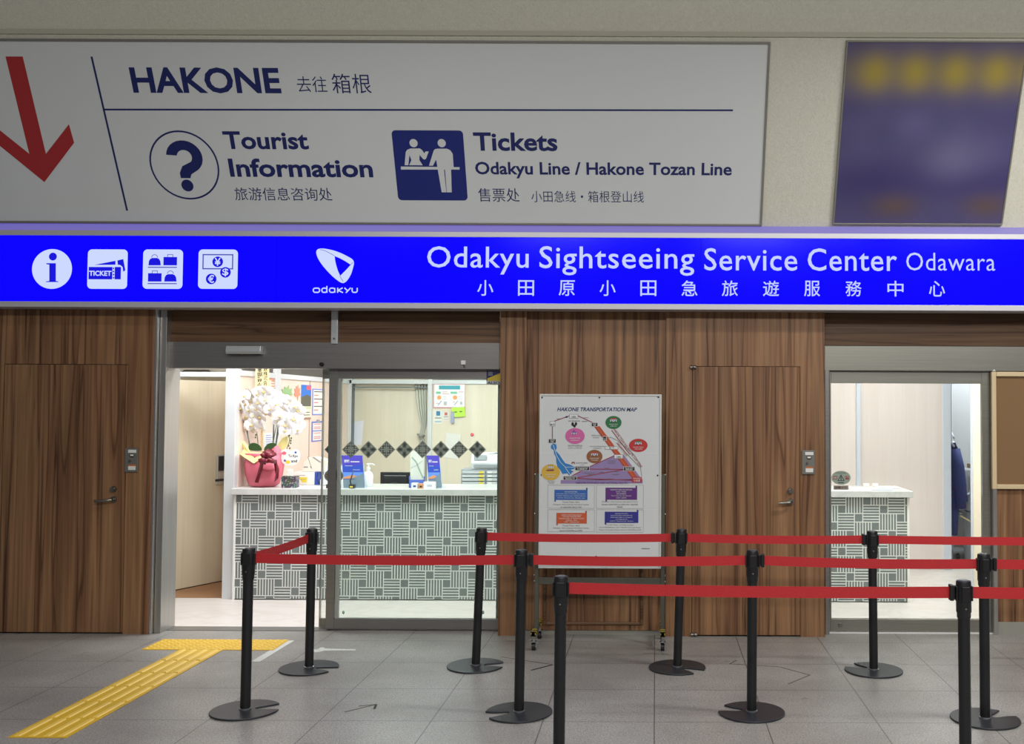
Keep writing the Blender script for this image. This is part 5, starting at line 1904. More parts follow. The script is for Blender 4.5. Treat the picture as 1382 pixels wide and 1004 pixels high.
m = MB().tube([W(1289.5, 606, YJ - .09), W(1294, 630, YJ - .12), W(1297, 655, YJ - .12), W(1297.5, 686, YJ - .10)], [.05, .062, .06, .05], 12)
m.build('sleeve', JB, jt, smooth=True)
m = MB().tube([W(1286, 660, YJ - .02), W(1288, 690, YJ - .02), W(1288, 722, YJ)], [.05, .05, .035], 10)
m.build('sleeve', JB, jt, smooth=True)
MB().tube([W(1285.5, 596, YJ), W(1287, 600, YJ - .05), W(1289, 603, YJ - .08)], .018, 8).build('collar', mat('lining_white', '#d3d6de', .7), jt, smooth=True)
xh = W(1286, 592, YJ)
hkp = thing('coat_pole', (W(1285, 700, YJ + .20).x, YJ + .20, 0), 'slim pale coat pole behind the blue jacket', 'coat stand')
MB().tube([(W(1285, 700, YJ + .20).x, YJ + .20, .004), (W(1285, 700, YJ + .20).x, YJ + .20, 2.3)], .015, 10).build('pole', POST, hkp, smooth='auto')
MB().tube([(W(1285, 700, YJ + .20).x, YJ + .20, xh.z + .06), (xh.x + .02, YJ + .02, xh.z + .0), (xh.x, YJ - .03, xh.z + .03)], .008, 8).build('hook', POST, hkp, smooth='auto')
# grey bin with a clear bag
YN = 10.95
x0, x1, z0, z1 = BX(1294, 690, 1319, 742, YN)
bn = thing('waste_bin', ((x0 + x1) / 2, YN, 0), 'grey waste bin with a crumpled clear bag below the blue jacket', 'bin')
MB().lathe([(.13, .006), (.15, .02), (.17, z1 - .02), (.175, z1), (.165, z1), (.155, .04)], (x0 + .22, YN, 0), 24).build('tub', mat('bin_grey', '#8c9198', .5), bn, smooth='auto')
m = MB()
random.seed(9)
m.ball((x0 + .22, YN, z1 + .08), .14, .14, .20, 18, 12)
for i, v in enumerate(m.v):
    m.v[i] = v + Vector((random.uniform(-.025, .025), random.uniform(-.02, .02), random.uniform(-.02, .02)))
m.build('plastic_bag', mat('milky_bag', '#a3a7ae', .25, spec=.8), bn, smooth='auto')
MB().tube([W(1296, 696, YN - .2), W(1303, 700, YN - .2), W(1313, 706, YN - .2)], .007, 6).build('tie_string', mat('straw_string', '#c9b98a', .6), bn)
x0, x1, z0, z1 = BX(1297, 632, 1318, 660, YG - .32)
gb = thing('grey_sack', ((x0 + x1) / 2, YG - .2, .505), 'grey sack with white front tag on the shelf right of the jacket', 'bag')
m = MB().box(x0, x1 + .15, YG - .32, YG - .08, .506, z1)
m.build('body', mat('sack_grey', '#9b9fa6', .6, bump=(8, .6)), gb, bevel=.03, seg=4)
q0, q1, r0, r1 = BX(1309, 641, 1322, 678, YG - .33)
MB().box(q0, q1, YG - .345, YG - .323, r0, r1).build('front_tag', PAPER, gb, bevel=.005)
MB().box(q0 + .01, q0 + .07, YG - .3, YG - .2, z1, z1 + .05).build('top_fold', mat('kraft', '#9a8468', .7), gb)
shx0 = W(1291, 690, YG - .2).x
sh = thing('shelf_unit', (shx0 + .3, YG - .2, 0), 'grey shelf carrying the grey sack at the right', 'shelf')
MB().box(shx0, shx0 + 1.0, YG - .36, YG - .03, .475, .50).build('board', GREYP, sh, bevel=.002)
for xx in (shx0 + .28, shx0 + .9):
    MB().box(xx, xx + .03, YG - .34, YG - .31, .004, .475).build('leg', GREYP, sh)
    MB().box(xx, xx + .03, YG - .08, YG - .05, .004, .475).build('leg', GREYP, sh)
# castor dolly on the floor
c_ = G(1297, 756)
dl = thing('floor_dolly', (c_.x, c_.y, 0), 'low grey dolly with a black castor on the floor at the right', 'dolly')
MB().box(c_.x - .12, c_.x + .35, c_.y + .02, c_.y + .4, .075, .095).build('deck', mat('bin_grey', '#8c9198', .5), dl, bevel=.004)
for (a, b) in ((-.02, .05), (.30, .05), (-.02, .36), (.30, .36)):
    MB().tube([(c_.x + a - .015, c_.y + b, .034), (c_.x + a + .015, c_.y + b, .034)], .032, 14).box(c_.x + a - .01, c_.x + a + .01, c_.y + b - .01, c_.y + b + .01, .04, .075).build('castor', BLACK, dl, smooth='auto')

# ---------------------------------------------------------------- floor markings of the hall
YT = mat('tactile_yellow', '#d9ae27', .55, vary=(25, .12))
YT2 = mat('tactile_yellow_top', '#ecc75c', .5)
tx0, tx1 = -3.56, -2.645
tz = .004
for i in range(3):
    a, b = tx0 + (tx1 - tx0) * i / 3, tx0 + (tx1 - tx0) * (i + 1) / 3
    t = thing('tactile_tile', ((a + b) / 2, 6.995, 0), ('leftmost of the three dotted yellow tiles at the doorway', 'middle one of the three dotted yellow tiles at the doorway', 'rightmost of the three dotted yellow tiles at the doorway')[i], 'tactile tile', 'dotted yellow tiles at the doorway')
    d_ = MB().box(a + .001, b - .001, 6.845, 7.145, .0002, tz)
    for p in range(6):
        for q in range(6):
            d_.lathe([(.0125, 0), (.0105, .0035), (.006, .005), (0, .005)], (a + (p + .5) * (b - a) / 6, 6.845 + (q + .5) * .05, tz), 10, 1)
    d_.build('dotted_tile', [YT, YT2], t, smooth='auto')
ystrip = 6.84
i = 0
ends = ['nearest the doorway', 'second from the doorway', 'third from the doorway', 'fourth from the doorway', 'fifth from the doorway', 'sixth from the doorway']
for i in range(6):
    y1 = 6.843 - i * .30
    y0 = y1 - .298
    t = thing('tactile_bar_tile', (-3.145, (y0 + y1) / 2, 0), 'yellow barred guiding tile, %s' % ends[i], 'tactile tile', 'barred yellow guiding tiles')
    MB().box(-3.296, -2.994, y0, y1, .0002, tz).build('tile', YT, t, bevel=.001)
    for k in range(4):
        x = -3.296 + .0378 + k * .0755
        MB().prism([(x - .0165, y0 + .012, tz), (x + .0165, y0 + .012, tz), (x + .010, y0 + .014, tz + .005), (x - .010, y0 + .014, tz + .005)], (0, y1 - y0 - .024, 0)).build('raised_bar', YT2, t)
# white tape strips
TAPE = mat('white_tape', '#c9c9c4', .6, vary=(30, .12))
a, b = G(391.5, 864.5), G(345, 893)
dv_ = (b - a).normalized()
nn = Vector((-dv_.y, dv_.x, 0)) * .030
o = MB().prism([a - nn, b - nn, b + nn, a + nn], (0, 0, .0012)).build('floor_tape', TAPE)
tag(o, 'straight white tape strip on the floor at the right end of the yellow tiles', 'tape', 'white tape on the floor')
pts = [(424, 880.5), (423, 877), (430, 876), (432, 874), (437, 873.5), (438.5, 875.3), (446, 875.6), (480, 876.2), (479, 878), (450, 877.9), (437, 878.2), (431, 880)]
o = MB().prism([G(*p) for p in pts], (0, 0, .0012)).build('floor_tape', TAPE)
tag(o, 'torn white tape scrap on the floor before the glass leaf', 'tape', 'white tape on the floor')
# scratched arrows left by old tape
SCF = mat('old_glue', '#6a645e', .8)
for pts_, lab in (([(465, 961), (508, 950.5), (505, 957), (508, 950.5), (484, 953)], 'worn dark arrow trace on the floor at the lower middle left'), ([(676, 886.5), (746, 897), (717, 904.5), (746, 897)], 'worn dark arrow trace on the floor left of the map board'), ([(994, 891), (985, 896), (1052, 900), (1093, 911), (1064, 923)], 'worn dark arrow trace on the floor below the right wooden door')):
    m = MB()
    q = [G(*p) for p in pts_]
    for a, b in zip(q, q[1:]):
        d_ = (b - a)
        n_ = Vector((-d_.y, d_.x, 0)).normalized() * .007
        m.prism([a - n_, b - n_, b + n_, a + n_], (0, 0, .0006))
    tag(m.build('floor_mark', SCF), lab, 'floor mark', 'worn arrow traces on the floor')

# ---------------------------------------------------------------- queue barrier
POLE = mat('black_powder_coat', '#17181a', .42)
HEADM = mat('black_abs', '#151619', .38)
BASEM = mat('charcoal_plate', '#33363b', .38, .3)
CAPM = mat('cap_grey', '#4b4d52', .35)
STA_H = .902
BELT_Z = .845


def make_stanchion():
    root = thing('stanchion', (0, 0, 0), '', 'stanchion', 'black queue stanchions')
    # round plate with a stacking slot cut in from its rim
    Rb = .185
    pts = []
    a0, a1 = R(17), R(341)
    for i in range(57):
        a = a0 + (a1 - a0) * i / 56
        pts.append((Rb * math.cos(a), Rb * math.sin(a)))
    pts += [(Rb * math.cos(R(-19)), Rb * math.sin(R(-19)))]
    pts += [(.15, -.046), (.12, -.034), (.085, -.030), (.060, -.022), (.052, -.006), (.058, .012), (.080, .022), (.12, .034), (.15, .044)]
    m = MB()
    m.prism([(x, y, .002) for x, y in pts], (0, 0, .009))
    m.build('base', BASEM, root, loc=(0, 0, 0), bevel=.003)
    m = MB().lathe([(.0275, .008), (.0275, .735)], (0, 0, 0), 28)
    m.build('pole', POLE, root, loc=(0, 0, 0), smooth='auto')
    m = MB().lathe([(.033, .0111), (.033, .016), (.0278, .019)], (0, 0, 0), 28)
    m.build('collar', mat('collar_grey', '#8a8c8e', .3, .8), root, loc=(0, 0, 0), smooth='auto')
    m = MB().lathe([(.0295, .728), (.0315, .732), (.0315, .752), (.0345, .757), (.0345, .893), (.032, .900), (.026, .9015), (0, .9015)], (0, 0, 0), 28)
    h = m.build('head', HEADM, root, loc=(0, 0, 0), smooth='auto')
    MB().lathe([(.024, .9012), (.022, .9035), (0, .9035)], (0, 0, 0), 24).build('cap', CAPM, h, loc=(0, 0, 0), smooth='auto')
    for a in (0, 90, 180, 270):
        m = MB()
        ca, sa = math.cos(R(a)), math.sin(R(a))
        ax, ay = Vector((ca, sa, 0)), Vector((-sa, ca, 0))
        side = a in (0, 180)
        m.obox(ax * .0352 + Vector((0, 0, .842)), ax * .004, ay * .018, Vector((0, 0, .034)))
        m.build('belt_socket', HEADM, h, loc=(0, 0, 0), bevel=.002)
    MB().tube([(0, -.034, .775), (0, -.0365, .775)], .004, 8).build('screw', mat('screw_steel', '#a9abad', .3, 1.0), h, loc=(0, 0, 0))
    return root


proto = make_stanchion()
# x and y of the plate, lean of the pole (towards +x, degrees), turn of the plate
spots = [
    (-2.232, 6.38, .4, -12, 'stanchion at the back left, in front of the open doorway'),
    (-1.168, 6.45, 1.9, 6, 'leaning stanchion in front of the glass leaf with diamond stickers'),
    (0.148, 6.43, 1.6, -38, 'stanchion in the back row right of the map board'),
    (1.416, 6.38, -.4, 140, 'stanchion in the back row before the right glass door'),
    (-2.275, 5.50, .3, 20, 'nearer left corner stanchion in front of the yellow tiles'),
    (-0.750, 5.48, .4, 200, 'stanchion of the middle row left of the map board'),
    (0.541, 5.50, .3, 160, 'stanchion of the middle row before the right wooden door'),
    (1.806, 5.40, -.1, 30, 'stanchion of the middle row at the right picture edge'),
    (-0.447, 4.64, .3, 40, 'front row stanchion before the map board'),
    (1.437, 4.57, -.3, 150, 'front row stanchion at the right, nearest the camera'),
]
STN = []
for i, (x, y, lean, turn, lab) in enumerate(spots):
    o = proto if i == 0 else copy_tree(proto)
    o.location = (x, y, 0)
    o['label'] = lab
    for ch in o.children:
        if ch.name.split('.')[0] == 'base':
            ch.rotation_euler = (0, 0, R(turn))
        else:
            ch.rotation_euler = (0, R(lean), 0)
    STN.append((x + math.sin(R(lean)) * BELT_Z, y))
BELT = mat('red_webbing', '#b51f25', .62, bump=(220, .25))


def belt(a, b, label, ga=.036, gb=.036, clip=None, za=BELT_Z, zb=BELT_Z, sag=.008, w_=.053):
    a, b = Vector((a[0], a[1], za)), Vector((b[0], b[1], zb))
    d_ = (b - a).normalized()
    a, b = a + d_ * ga, b - d_ * gb
    n_ = Vector((-d_.y, d_.x, 0)).normalized() * .0008
    m = MB()
    N = 16
    k = 0
    for i in range(N + 1):
        t = i / N
        p = a.lerp(b, t) - Vector((0, 0, sag * 4 * t * (1 - t)))
        m.v += [p + n_ - Vector((0, 0, w_ / 2)), p - n_ - Vector((0, 0, w_ / 2)), p - n_ + Vector((0, 0, w_ / 2)), p + n_ + Vector((0, 0, w_ / 2))]
    for i in range(N):
        for j in range(4):
            m.f.append([i * 4 + j, i * 4 + (j + 1) % 4, i * 4 + 4 + (j + 1) % 4, i * 4 + 4 + j])
            m.mi.append(0)
    m.f += [[0, 1, 2, 3], [N * 4 + 3, N * 4 + 2, N * 4 + 1, N * 4]]
    m.mi += [0, 0]
    o = tag(m.build('barrier_belt', BELT), label, 'belt', 'red barrier belts')
    if clip:
        p, s_ = (b, 1) if clip == 'b' else (a, -1)
        q = Vector((-d_.y, d_.x, 0)).normalized()
        c_ = MB().obox(p + d_ * s_ * .004, d_ * .009, q * .020, Vector((0, 0, .036)))
        c_.obox(p + d_ * s_ * .014, d_ * .006, q * .010, Vector((0, 0, .030)))
        c_.build('belt_clip', HEADM, o, bevel=.003)
    return o


belt(STN[4], STN[0], 'short red belt running back between the two left stanchions', .037, .058, 'b')
belt(STN[1], STN[2], 'back row red belt crossing the map board', .036, .061, 'b')
belt(STN[2], STN[3], 'back row red belt before the right wooden door', .036, .061, 'b')
belt(STN[3], (3.7, 6.38), 'back row red belt running out at the right edge before the glass door', .036, 0)
belt(STN[4], STN[5], 'middle row red belt before the tiled counter', .030, .036)
belt(STN[5], STN[6], 'middle row red belt across the foot of the map board', .061, .036, 'a')
belt(STN[6], STN[7], 'middle row red belt before the right glass door', .061, .036, 'a')
belt(STN[7], (3.6, 5.40), 'middle row red belt end at the right edge behind the front post', .061, 0, 'a')
belt(STN[8], STN[9], 'front row red belt, the lowest long one', .036, .061, 'b')
belt(STN[9], (3.4, 4.57), 'front row red belt end right of the nearest stanchion', .036, 0)

# ---------------------------------------------------------------- map board on castors
YM = 7.02
OLV = mat('olive_grey_steel', '#5f5f55', .45, .5)
bt = YM + .03
lp0, lp1 = W(721.5, 800, YM).x, W(727, 800, YM).x
rp0, rp1 = W(891.5, 800, YM).x, W(897, 800, YM).x
mb = thing('map_board', ((lp0 + rp1) / 2, YM, 0), 'white map board on an olive-grey castor stand before the walnut wall', 'notice board')
ztop = W(724, 639, YM).z
zleg = .085
for a, b in ((lp0, lp1), (rp0, rp1)):
    MB().box(a, b, YM - .012, YM + .018, zleg, ztop).build('post', OLV, mb, bevel=.002)
x0, x1, z0, z1 = BX(727, 779.5, 892, 788.5, YM)
MB().box(x0, x1, YM - .008, YM + .014, z0, z1).build('crossbar', OLV, mb, bevel=.002)
TAPEY = NB('hazard_tape')
sep_ = TAPEY.add('ShaderNodeSeparateXYZ', {0: TAPEY.tc.outputs['Object']})
wv = TAPEY.math('FRACT', TAPEY.math('MULTIPLY', TAPEY.math('ADD', sep_.outputs[2], TAPEY.math('MULTIPLY', sep_.outputs[1], .5)), 38.0))
TAPEY.link(TAPEY.mix(TAPEY.math('GREATER_THAN', wv, .5), '#b09a2c', '#1d1c18'), TAPEY.b.inputs['Base Color'])
for (a, b, inner) in ((lp0, lp1, 1), (rp0, rp1, -1)):
    xm = (a + b) / 2
    ft = MB()
    ft.box(xm - .014, xm + .014, 6.84, 7.26, .105, .135)
    f_ = ft.build('foot', OLV, mb, bevel=.003)
    for yy in (6.84, 7.17):
        MB().box(xm - .017, xm + .017, yy, yy + .09, .102, .138).build('safety_tape', TAPEY.m, f_)
    for yy in (6.87, 7.215):
        c_ = MB().tube([(xm, yy, .105), (xm, yy, .06)], .011, 10)
        for s_ in (-1, 1):
            c_.box(xm + s_ * .017 - .002, xm + s_ * .017 + .002, yy - .012, yy + .03, .024, .066)
        c_.box(xm - .019, xm + .019, yy - .015, yy + .02, .06, .066)
        c_.build('castor_fork', mat('zinc', '#b5b7b6', .3, .9), f_)
        MB().tube([(xm - .013, yy + .014, .0262), (xm + .013, yy + .014, .0262)], .026, 20).build('castor_wheel', mat('castor_black', '#1b1b1c', .5), f_, smooth='auto')
for y in (656, 709, 784, 792):
    for a, s_ in ((lp0, -1), (rp1, 1)):
        z_ = W(724, y - 8, YM).z if y > 720 else W(724, y - 16, YM).z
        MB().tube([(a, YM, z_), (a + s_ * .006, YM, z_)], .007, 8).build('bolt', mat('zinc', '#b5b7b6', .3, .9), mb)
YB2 = YM - .028                       # front of the board
x0, x1, z0, z1 = BX(727.5, 532, 892.5, 767, YB2)
bd = MB().box(x0, x1, YB2, YB2 + .014, z0, z1).build('display_panel', mat('board_silver', '#b7b8b4', .4, .3), mb, bevel=.002)
ss = upright(YB2)
MAPW = mat('poster_white', '#d0d3d3', .22, coat=.3)
bw = .012
MB().box(x0 + bw, x1 - bw, YB2 - .003, YB2 - .0005, z0 + .008, z1 - bw).build('map_sheet', MAPW, bd)
fz = MB()
for q in ((x0, x0 + bw, z0, z1), (x1 - bw, x1, z0, z1), (x0 + bw, x1 - bw, z1 - bw, z1), (x0 + bw, x1 - bw, z0, z0 + .008)):
    fz.box(q[0], q[1], YB2 - .009, YB2 - .0002, q[2], q[3])
fz.build('panel_frame', mat('frame_pale', '#d3d4d0', .4, .2), bd, bevel=.002)
for (x, y) in ((731.5, 536.5), (809, 536.5), (888.5, 536), (730, 641), (887.5, 641.5), (804.5, 751)):
    c_ = W(x, y, YB2 - .003)
    MB().tube([c_, c_ - Vector((0, .003, 0))], .006, 10).build('screw', mat('dark_metal', '#35332f', .4, .8), bd)
sm = upright(YB2 - .003)
A = lambda x, y: (720 + x / 7.678, 530 + y / 7.678)
B = lambda x, y: (720 + x / 7.172, 640 + y / 7.172)
cols = ['#233063', '#7f2f45', '#141416', '#2a78b8', '#8d7aa8', '#a8472f', '#c65f9a', '#1f6a3a', '#b32a2c', '#8a5430', '#cfa83c', '#d5d7d6', '#4a2350', '#6c6f74', '#2d5fa8', '#5a2a77', '#2b2c84', '#c0552f', '#8f3a44']
CM = [mat('map_ink_%s' % c[1:], c, .5) for c in cols]
(C_NAVY, C_WINE, C_BLACK, C_LAKE, C_LILAC, C_RUST, C_PINK, C_GREEN, C_RED, C_BROWN, C_GOLD, C_WHITE, C_PURP, C_GREY, C_BLUE, C_VIO, C_IND, C_ORA, C_ROSE) = range(19)


def mtext(m, f, body, x0, y0, x1, y1, c, e=.004, bold=.01, slant=0):
    a, b = f(x0, y0), f(x1, y1)
    m.ptext(body, sm, a[0], a[1], b[0], b[1], e, c, bold, 1, 1, slant)


def mbox(m, f, x0, y0, x1, y1, c, e=.002, r=0.0):
    a, b = f(x0, y0), f(x1, y1)
    m.prect(sm, a[0], a[1], b[0], b[1], e, c, r)


def mdisc(m, f, cx, cy, rx, ry, c, e=.002):
    p, q = f(cx, cy), f(cx + rx, cy + ry)
    a, b = sm.uv(*p), sm.uv(*q)
    m.disc(sm, a[0], a[1], abs(b[0] - a[0]), abs(b[1] - a[1]), e, c, 32)


def mline(m, f, pts, w_, c, e=.002):
    m.line(sm, [f(*p) for p in pts], w_, e, c)


def mpoly(m, f, pts, c, e=.002):
    m.ppoly(sm, [f(*p) for p in pts], e, c)


m = MB()
mtext(m, A, 'HAKONE TRANSPORTATION MAP', 246, 152, 1066, 192, C_NAVY, .002, .02, .012)
m.build('map_title', CM, bd)
m = MB()
# road band and triangle
mpoly(m, A, [(282, 905), (1132, 895), (1132, 940), (282, 942)], C_LILAC, .001)
mpoly(m, A, [(385, 860), (850, 648), (935, 640), (1110, 880), (1100, 905), (385, 905)], C_LILAC, .001)
mpoly(m, A, [(628, 350), (685, 345), (1085, 880), (1020, 885)], C_ORA, .0015)
mline(m, A, [(640, 352), (1030, 885)], .006, C_ROSE, .0019)
mline(m, A, [(672, 350), (1072, 885)], .006, C_RUST, .0019)
mline(m, A, [(560, 775), (845, 648)], .006, C_ROSE, .0019)
mline(m, A, [(520, 790), (990, 795)], .006, C_ROSE, .0019)
mline(m, A, [(430, 885), (960, 790)], .006, C_ROSE, .0019)
mline(m, A, [(430, 885), (1040, 908)], .006, C_ROSE, .0019)
mline(m, A, [(400, 860), (560, 775)], .006, C_ROSE, .0019)
mtext(m, A, 'HAKONE KYUKAIDO AND NATIONAL ROUTE 1', 440, 922, 982, 944, C_VIO, .0025, .008)
# ropeway and bus lines
mline(m, A, [(196, 350), (196, 480)], .0055, C_ROSE)
mline(m, A, [(215, 295), (370, 240)], .0055, C_ROSE)
mline(m, A, [(460, 238), (620, 312)], .0055, C_ROSE)
mline(m, A, [(810, 388), (1000, 640)], .006, C_ROSE)
mline(m, A, [(860, 520), (1100, 770)], .004, C_GREY)
mline(m, A, [(760, 460), (810, 465), (870, 495), (960, 570), (1050, 650), (1105, 745), (1122, 870)], .003, C_GREY)
# route name along the band
p0, p1 = sm.uv(*A(826, 384)), sm.uv(*A(1110, 778))
ud = Vector((p1[0] - p0[0], p1[1] - p0[1]))
rs = Surf(sm.at(p0[0], p0[1]), sm.u * ud.x + sm.v * ud.y, sm.v * ud.x - sm.u * ud.y)
m.text('HAKONE TOZAN RAILWAY LINE 2-DAY ZONE', rs, 0, 0, ud.length, .018, .0025, C_ROSE, .008)
m.text('HAKONE TOZAN', rs, ud.length * .28, -.036, ud.length * .62, -.02, .0025, C_RUST, .008)
# lake
mpoly(m, A, [(205, 525), (235, 535), (242, 570), (230, 600), (268, 640), (300, 690), (330, 730), (380, 745), (430, 770), (420, 790), (390, 795), (398, 830), (372, 860), (350, 835), (300, 842), (278, 800), (250, 770), (236, 720), (235, 670), (212, 630), (210, 595), (180, 575), (182, 545)], C_LAKE, .001)
mline(m, A, [(205, 540), (240, 650), (280, 720), (330, 770), (420, 772)], .003, C_WHITE, .0015)
mline(m, A, [(330, 775), (380, 850)], .003, C_WHITE, .0015)
m.build('route_map', CM, bd)
# station plates
for (x0_, y0_, x1_, y1_, a, b) in ((600, 308, 668, 350, 'GORA', '強羅'), (718, 450, 758, 496, '', '彫刻の森'), (155, 476, 235, 522, 'TOGENDAI', '桃源台'), (430, 760, 582, 806, 'MOTOHAKONE-KO', '元箱根港'), (308, 862, 450, 905, 'HAKONEMACHI-KO', '箱根町港'), (932, 764, 1052, 810, 'HAKONE-YUMOTO', '箱根湯本')):
    m = MB()
    mbox(m, A, x0_, y0_, x1_, y1_, C_WHITE, .0022)
    mbox(m, A, x0_ + 4, y0_ + 4, x1_ - 4, y1_ - 4, C_BLACK, .003)
    if a:
        mtext(m, A, a, x0_ + 14, y0_ + 9, x1_ - 14, y0_ + 20, C_WHITE, .004, .01)
    mtext(m, A, b, x0_ + 22 if x1_ - x0_ > 50 else x0_ + 8, y0_ + 22, x1_ - 22 if x1_ - x0_ > 50 else x1_ - 8, y1_ - 8, C_WHITE, .004, .01)
    m.build('station_plate', CM, bd)
for (x0_, y0_, x1_, y1_, b) in ((170, 295, 226, 346, '姥子'), (372, 222, 462, 266, '大涌谷'), (836, 640, 928, 682, '小涌谷'), (742, 556, 878, 588, '宮ノ下')):
    m = MB()
    mbox(m, A, x0_, y0_, x1_, y1_, C_GREY, .0022)
    mbox(m, A, x0_ + 3, y0_ + 3, x1_ - 3, y1_ - 3, C_WHITE, .003)
    xm_ = (x0_ + x1_) / 2
    mtext(m, A, b, xm_ - 24, y1_ - 26, xm_ + 24, y1_ - 7, C_BLACK, .004, .01)
    m.build('station_plate', CM, bd)
m = MB()
mbox(m, A, 1020, 872, 1122, 928, C_RED, .003)
mtext(m, A, 'ODAWARA', 1032, 880, 1112, 894, C_WHITE, .004, .01)
mtext(m, A, '小田原', 1038, 900, 1106, 922, C_WHITE, .004, .01)
m.build('station_plate', CM, bd)
# round vehicle badges
def vehicle(m, x, y, s_, c1):
    mbox(m, A, x - 34 * s_, y - 14 * s_, x + 34 * s_, y + 8 * s_, C_WHITE, .003)
    mpoly(m, A, [(x - 34 * s_, y - 14 * s_), (x - 24 * s_, y - 26 * s_), (x + 30 * s_, y - 26 * s_), (x + 34 * s_, y - 14 * s_)], c1, .003)
    for k in range(3):
        mbox(m, A, x - 28 * s_ + k * 21 * s_, y - 10 * s_, x - 14 * s_ + k * 21 * s_, y - 1 * s_, C_IND, .0036)
    for k in (-18, 18):
        mdisc(m, A, x + k * s_, y + 9 * s_, 7 * s_, 7 * s_, C_BLACK, .0036)


for (cx, cy, rx, ry, c, kind, w1, w2) in ((829, 308, 83, 68, C_GREEN, 0, 'HAKONE TOZAN', 'CABLE CAR'), (430, 448, 100, 83, C_PINK, 1, 'HAKONE', 'ROPEWAY'), (1086, 545, 96, 69, C_RED, 0, 'HAKONE TOZAN', 'TRAIN'), (632, 660, 82, 70, C_BROWN, 0, 'HAKONE', 'TOZAN BUS'), (178, 824, 95, 84, C_GOLD, 2, 'HAKONE', 'CRUISE')):
    m = MB()
    mdisc(m, A, cx, cy, rx, ry, c, .002)
    if kind == 0:
        vehicle(m, cx, cy - 18, 1.0, C_RED if c != C_RED else C_GREEN)
    elif kind == 1:
        vehicle(m, cx - 10, cy - 25, .75, C_IND)
        mline(m, A, [(cx - 10, cy - 46), (cx - 10, cy - 62)], .004, C_IND, .003)
    else:
        mpoly(m, A, [(cx - 48, cy - 26), (cx + 40, cy - 30), (cx + 30, cy - 14), (cx - 40, cy - 14)], C_WINE, .003)
        for k in (-22, 0, 20):
            mline(m, A, [(cx + k, cy - 28), (cx + k, cy - 82)], .003, C_GREY, .003)
            mbox(m, A, cx + k - 10, cy - 62, cx + k + 10, cy - 42, C_WHITE, .003)
    mtext(m, A, w1, cx - rx * .55, cy + ry * .20, cx + rx * .55, cy + ry * .34, C_WHITE, .004, .01)
    mtext(m, A, w2, cx - rx * .42, cy + ry * .48, cx + rx * .42, cy + ry * .62, C_WHITE, .004, .01)
    m.build('transport_badge', CM, bd)
m = MB()
for (x, y, rx, ry) in ((406, 325, 13, 20), (440, 322, 12, 18), (425, 345, 13, 15)):
    mdisc(m, A, x, y, rx, ry, C_BLACK, .002)
m.build('egg_symbol', CM, bd)
m = MB()
for (b_, x0_, y0_, x1_, y1_) in (('OWAKUDANI', 362, 286, 482, 298), ('HAKONE ROPEWAY', 358, 540, 508, 551), ('Gora - Togendai', 366, 556, 500, 566), ('closed in strong wind', 358, 571, 506, 580), ('CHOKOKU-NO-MORI', 600, 437, 705, 448), ('OPEN-AIR MUSEUM', 616, 460, 680, 469), ('THE HAKONE OPEN-AIR MUSEUM', 584, 551, 740, 560), ('MIYANOSHITA', 620, 571, 705, 580), ('HAKONE SHRINE', 440, 722, 560, 732), ('on foot', 480, 744, 525, 752), ('SIGHTSEEING', 144, 915, 222, 923), ('CRUISE', 156, 930, 214, 939)):
    m = MB()
    mtext(m, A, b_, x0_, y0_, x1_, y1_, C_BLACK, .003, 0)
    m.build('caption', CM, bd)
m = MB()
for (x0_, y0_, x1_, y1_) in ((240, 265, 290, 272), (520, 255, 570, 262), (500, 292, 560, 300), (735, 776, 790, 784), (680, 818, 730, 826), (760, 888, 830, 894), (520, 826, 640, 834), (560, 842, 620, 850), (820, 812, 880, 820), (815, 840, 885, 850), (768, 700, 852, 706), (768, 714, 852, 720), (768, 728, 848, 734)):
    m = MB()
    mbox(m, A, x0_, y0_ + 2, x1_, y1_ - 1, C_GREY, .003)
    m.build('caption_line', CM, bd)
m = MB()
mpoly(m, A, [(325, 258), (342, 238), (358, 258)], C_IND)
m.build('route_mark', CM, bd)
m = MB()
mpoly(m, A, [(385, 820), (402, 806), (415, 822)], C_IND)
m.build('route_mark', CM, bd)
m = MB()
mline(m, A, [(400, 740), (400, 718), (424, 718), (424, 740)], .004, C_ROSE)
mline(m, A, [(395, 726), (429, 726)], .003, C_ROSE)
m.build('shrine_mark', CM, bd)
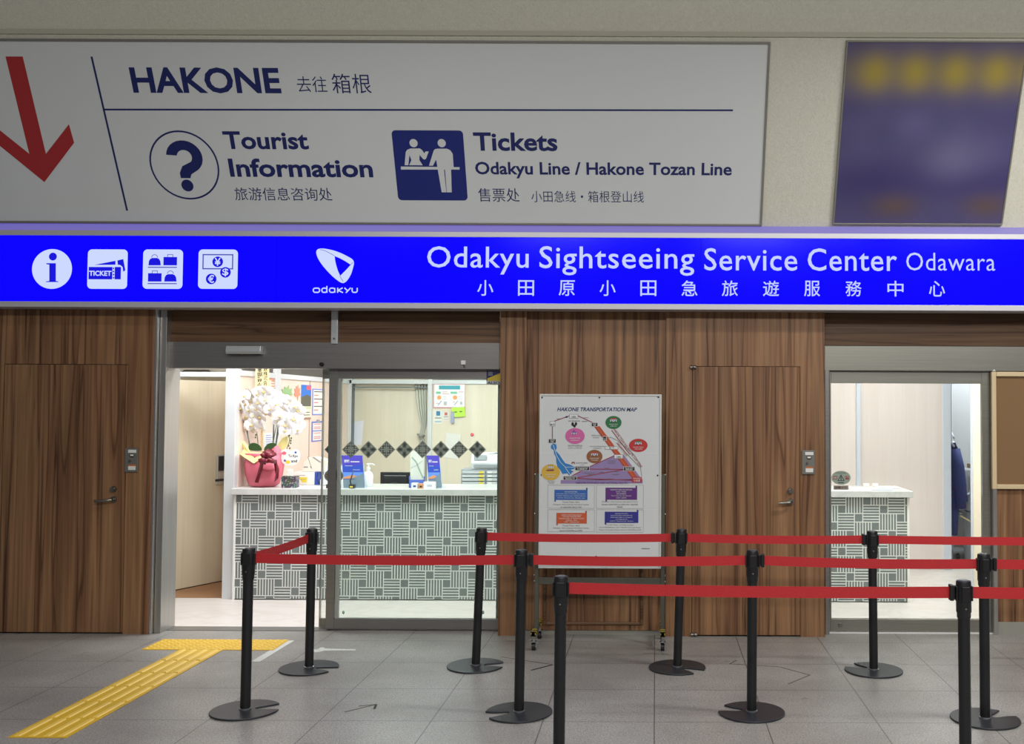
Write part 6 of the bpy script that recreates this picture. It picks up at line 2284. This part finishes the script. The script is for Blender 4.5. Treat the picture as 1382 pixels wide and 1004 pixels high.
# four ticket panels
for (x0_, y0_, x1_, y1_, c, hd, cap, (gx0, gy0, gx1, gy1)) in (
        (203, 150, 523, 248, C_BLUE, ('HAKONE FREE PASS', 'Unlimited rides on 8 kinds of transport', '2-DAYS  Odawara area  3-DAYS Shinjuku', '3-DAYS  Odawara area  Shinjuku area'), ('Travel Time : 5hrs', 'Cheaper than buying individual tickets', 'for HAKONE CIRCLE TRIP'), (138, 104, 590, 330)),
        (697, 130, 1003, 246, C_VIO, ('HAKONE KYUKAIDO AND NATIONAL', 'ROAD 1 TICKET', 'HAKONE-MACHI', 'Tozan bus one-way discount', '1-DAY  2-DAYS'), ('Cheaper than buying individual tickets', 'between ODAWARA and LAKE ASHI / HAKONE', 'SHRINE'), (608, 104, 1064, 332)),
        (222, 374, 516, 476, C_ORA, ('HAKONE TOZAN TRAIN AND BUS', '1-DAY PASS ODAWARA AREA', 'Unlimited rides on TRAIN and BUS', 'Odawara - Gora', '1-DAY  Odawara area'), ('Travel Time : 3hrs', 'Cheaper than buying individual tickets', 'between ODAWARA and GORA'), (138, 342, 590, 558)),
        (690, 362, 1015, 470, C_IND, ('FUJI HAKONE PASS', 'Enjoy HAKONE and MOUNT FUJI', 'Unlimited rides on transport', 'and highway bus', '3-DAYS  Odawara area  Shinjuku'), ('Travel Time : at least 2 days', '1 day in HAKONE and 1 day in MOUNT FUJI recommended', 'Cheaper than buying individual tickets for HAKONE and FUJI'), (608, 342, 1064, 562))):
    m = MB()
    for q in ((gx0, gy0, gx1, gy0 + 2), (gx0, gy1 - 2, gx1, gy1), (gx0, gy0, gx0 + 2, gy1), (gx1 - 2, gy0, gx1, gy1)):
        mbox(m, B, *q, C_GREY, .0012)
    mbox(m, B, x0_, y0_, x1_, y1_, c, .002)
    mbox(m, B, x0_, y1_ - 2, x0_ + 14, y1_ + 17, c, .002)
    mbox(m, B, x1_ - 14, y0_ - 14, x1_, y0_ + 2, c, .002)
    mdisc(m, B, x1_ - 7, y0_ - 14, 7, 6, c, .002)
    n_ = len(hd)
    for i, t_ in enumerate(hd):
        yy = y0_ + 14 + i * (y1_ - y0_ - 18) / n_
        wd = min((x1_ - x0_) * .9, len(t_) * 7.6)
        xm_ = (x0_ + x1_) / 2
        mtext(m, B, t_, xm_ - wd / 2, yy, xm_ + wd / 2, yy + 11, C_WHITE, .003, .006)
    xm_ = (gx0 + gx1) / 2
    for i, t_ in enumerate(cap):
        yy = y1_ + 14 + 25 * i if y0_ < 300 else y1_ + 14 + 24 * i
        wd = min((gx1 - gx0) * .9, len(t_) * 9.2)
        mtext(m, B, t_, xm_ - wd / 2, yy, xm_ + wd / 2, yy + 13, C_BLACK, .003, -.004)
    m.build('ticket_panel', CM, bd)
m = MB()
for (a, b) in ((154, 178), (245, 388), (440, 640)):
    mbox(m, B, a, 582, b, 592, C_BLACK, .002)
mbox(m, B, 1048, 716, 1126, 722, C_GREY, .002)
m.build('footnote', CM, bd)
m = MB()
for x in (784, 837):
    mline(m, lambda a, b: (a, b), [(x, 536), (x - .5, 764)], .0025, C_WHITE, .0006)
for y in (611, 687):
    mline(m, lambda a, b: (a, b), [(730, y), (889, y + .6)], .0025, C_WHITE, .0006)
m.build('fold_crease', CM, bd)
